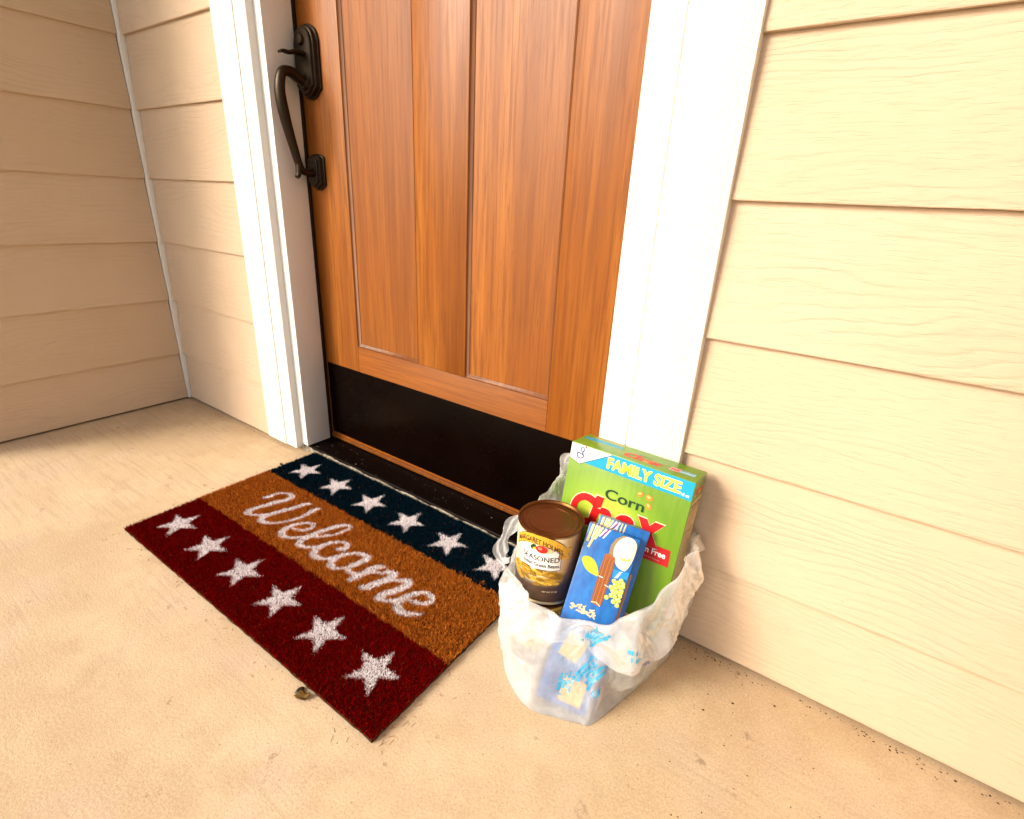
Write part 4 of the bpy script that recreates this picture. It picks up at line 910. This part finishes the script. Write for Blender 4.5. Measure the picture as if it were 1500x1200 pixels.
# ------------------------------------------------------------------ bits on the floor
M_dead = mat_plain('dead_leaf', (.16, .085, .02), .8, .2, 0, .6, 120); M_seed = mat_plain('dark_seed', (.012, .007, .004), .5, .4)
def leaf_bit(loc, label, r_, rotz, mat):
    V = [(0, 0, .0022)]; n = 11
    for ring_ in (.55, 1):
        for k in range(n):
            a = 2*math.pi*k/n; q = r_*ring_*(1+.22*math.sin(k*2.3)); V.append((q*math.cos(a), q*math.sin(a)*.7, .0012+.35*q*q/r_*(1+.5*math.sin(k*1.7))))
    F = [(0, 1+k, 1+(k+1) % n) for k in range(n)]+[(1+k, 1+n+k, 1+n+(k+1) % n, 1+(k+1) % n) for k in range(n)]
    o = link('dead_leaf', mesh_np('dead_leaf', V, F, mat, True)); md = o.modifiers.new('thick', 'SOLIDIFY'); md.thickness = .0007
    o.location = loc; o.rotation_euler = (0, 0, rotz); tag(o, label, 'leaf'); return o
leaf_bit((.541, -.4690, .0006), 'small curled dead leaf by the front edge of the doormat', .0105, .4, M_dead)
o = link('seed', lathe('seed', [(0, .0062), (.0030, .0056), (.0046, .0034), (.0042, .0012), (0, .0002)], M_seed, 12)); o.location = (-.112, -.0927, 0); o.scale = (1.3, .8, .9)
tag(o, 'dark seed lying beside the navy end of the doormat', 'seed')
o = link('seed', lathe('seed', [(0, .0062), (.0030, .0056), (.0046, .0034), (.0042, .0012), (0, .0002)], M_seed, 12)); o.location = (.529, -.4650, 0.0); o.scale = (1.1, 1.5, .8)
tag(o, 'black seed against the dark red edge of the doormat next to the dead leaf', 'seed')
def grit(name, spots, mat):
    V = []; F = []
    for (x, y, z, s) in spots:
        i0 = len(V); k = rnd.randint(4, 6); a0 = rnd.random()*6; el = rnd.uniform(.4, 1)
        for j in range(k): a = a0+2*math.pi*j/k; q = s*rnd.uniform(.6, 1.2); V.append((x+q*math.cos(a), y+q*math.sin(a)*el, z+.0001))
        V.append((x, y, z+s*rnd.uniform(.35, .8)))
        for j in range(k): F.append((i0+j, i0+(j+1) % k, i0+k))
    o = link(name, mesh_np(name, V, F, mat)); o['kind'] = 'stuff'; return o
sp = []
for k in range(260): sp.append((rnd.uniform(.92, 1.7), -.018-abs(rnd.gauss(0, .012)), 0, rnd.uniform(.0004, .0019)))
for k in range(160): sp.append((rnd.uniform(-.77, -.2), -.018-abs(rnd.gauss(0, .010)), 0, rnd.uniform(.0004, .0014)))
for k in range(70): sp.append((rnd.uniform(.95, 1.3), rnd.uniform(-.30, -.02), 0, rnd.uniform(.0005, .0014)))
for k in range(90): sp.append((rnd.uniform(-.7, 1.6), rnd.uniform(-.9, -.02), 0, rnd.uniform(.0003, .0010)))
for k in range(40): sp.append((rnd.uniform(-.05, .66), -.461-abs(rnd.gauss(0, .012)), 0, rnd.uniform(.0005, .0013)))
sp = [q for q in sp if not (-.1 < q[0] < .67 and -.457 < q[1] < 0)]
sp += [(1.0136, -.1286, 0, .0026), (1.0465, -.090, 0, .0030), (1.098, -.0555, 0, .0024), (1.053, -.166, 0, .0016), (1.012, -.097, 0, .0018)]
grit('soil_crumbs', sp, mat_plain('soil', (.055, .030, .014), .9, .1))
sp = [(rnd.uniform(-.13, .72), rnd.uniform(.006, .075), .0200+.0006, rnd.uniform(.0003, .0010)) for k in range(110)]
sp += [(rnd.uniform(-.12, .7), -.001+rnd.uniform(-.003, .006), .0015, rnd.uniform(.0008, .0022)) for k in range(130)]
grit('dust_crumbs', sp, mat_plain('pale_dust', (.62, .56, .46), .9, .1))
# loose coir fibres shed round the mat
V = []; F = []
for k in range(90):
    e_ = rnd.random(); d_ = abs(rnd.gauss(0, .018))
    if e_ < .45: x, y = rnd.uniform(-.1, .68), -.463-d_
    elif e_ < .75: x, y = .670+d_, rnd.uniform(-.46, -.30)
    else: x, y = -.099-d_, rnd.uniform(-.46, -.02)
    a = rnd.random()*math.pi; L_ = rnd.uniform(.003, .011); b = rnd.uniform(-.6, .6); i0 = len(V); w_ = .00022
    for j in range(4):
        t = j/3; aa = a+b*t; px_, py_ = x+L_*t*math.cos(aa), y+L_*t*math.sin(aa); V += [(px_-w_*math.sin(aa), py_+w_*math.cos(aa), .0006+.0006*math.sin(t*3)), (px_+w_*math.sin(aa), py_-w_*math.cos(aa), .0004)]
    F += [(i0+2*j, i0+2*j+1, i0+2*j+3, i0+2*j+2) for j in range(3)]
o = link('loose_fibres', mesh_np('loose_fibres', V, F, mat_plain('loose_coir', (.36, .19, .07), .9, .1))); o['kind'] = 'stuff'
# ragged pale line of sealant where the threshold meets the slab
V = []; F = []; n = 170
for k in range(n+1):
    x = -.17+.93*k/n; w_ = .0007+.0034*max(0, math.sin(k*.31)*math.sin(k*.067+.5))+rnd.uniform(-.0005, .0008)
    hgt = .0120+.0018*math.sin(k*.33)+rnd.uniform(-.001, .001)
    V += [(x, .0042, .0005), (x, .0042-w_*1.7, .0006), (x, .0042-w_, hgt*.80), (x, .0043, hgt)]
for k in range(n):
    a = k*4; F += [(a+j, a+j+1, a+j+5, a+j+4) for j in range(3)]
link('sealant', mesh_np('sealant', V, F, mat_plain('sealant', (.36, .31, .24), .8, .2, 0, .7, 110, .3)), ft)
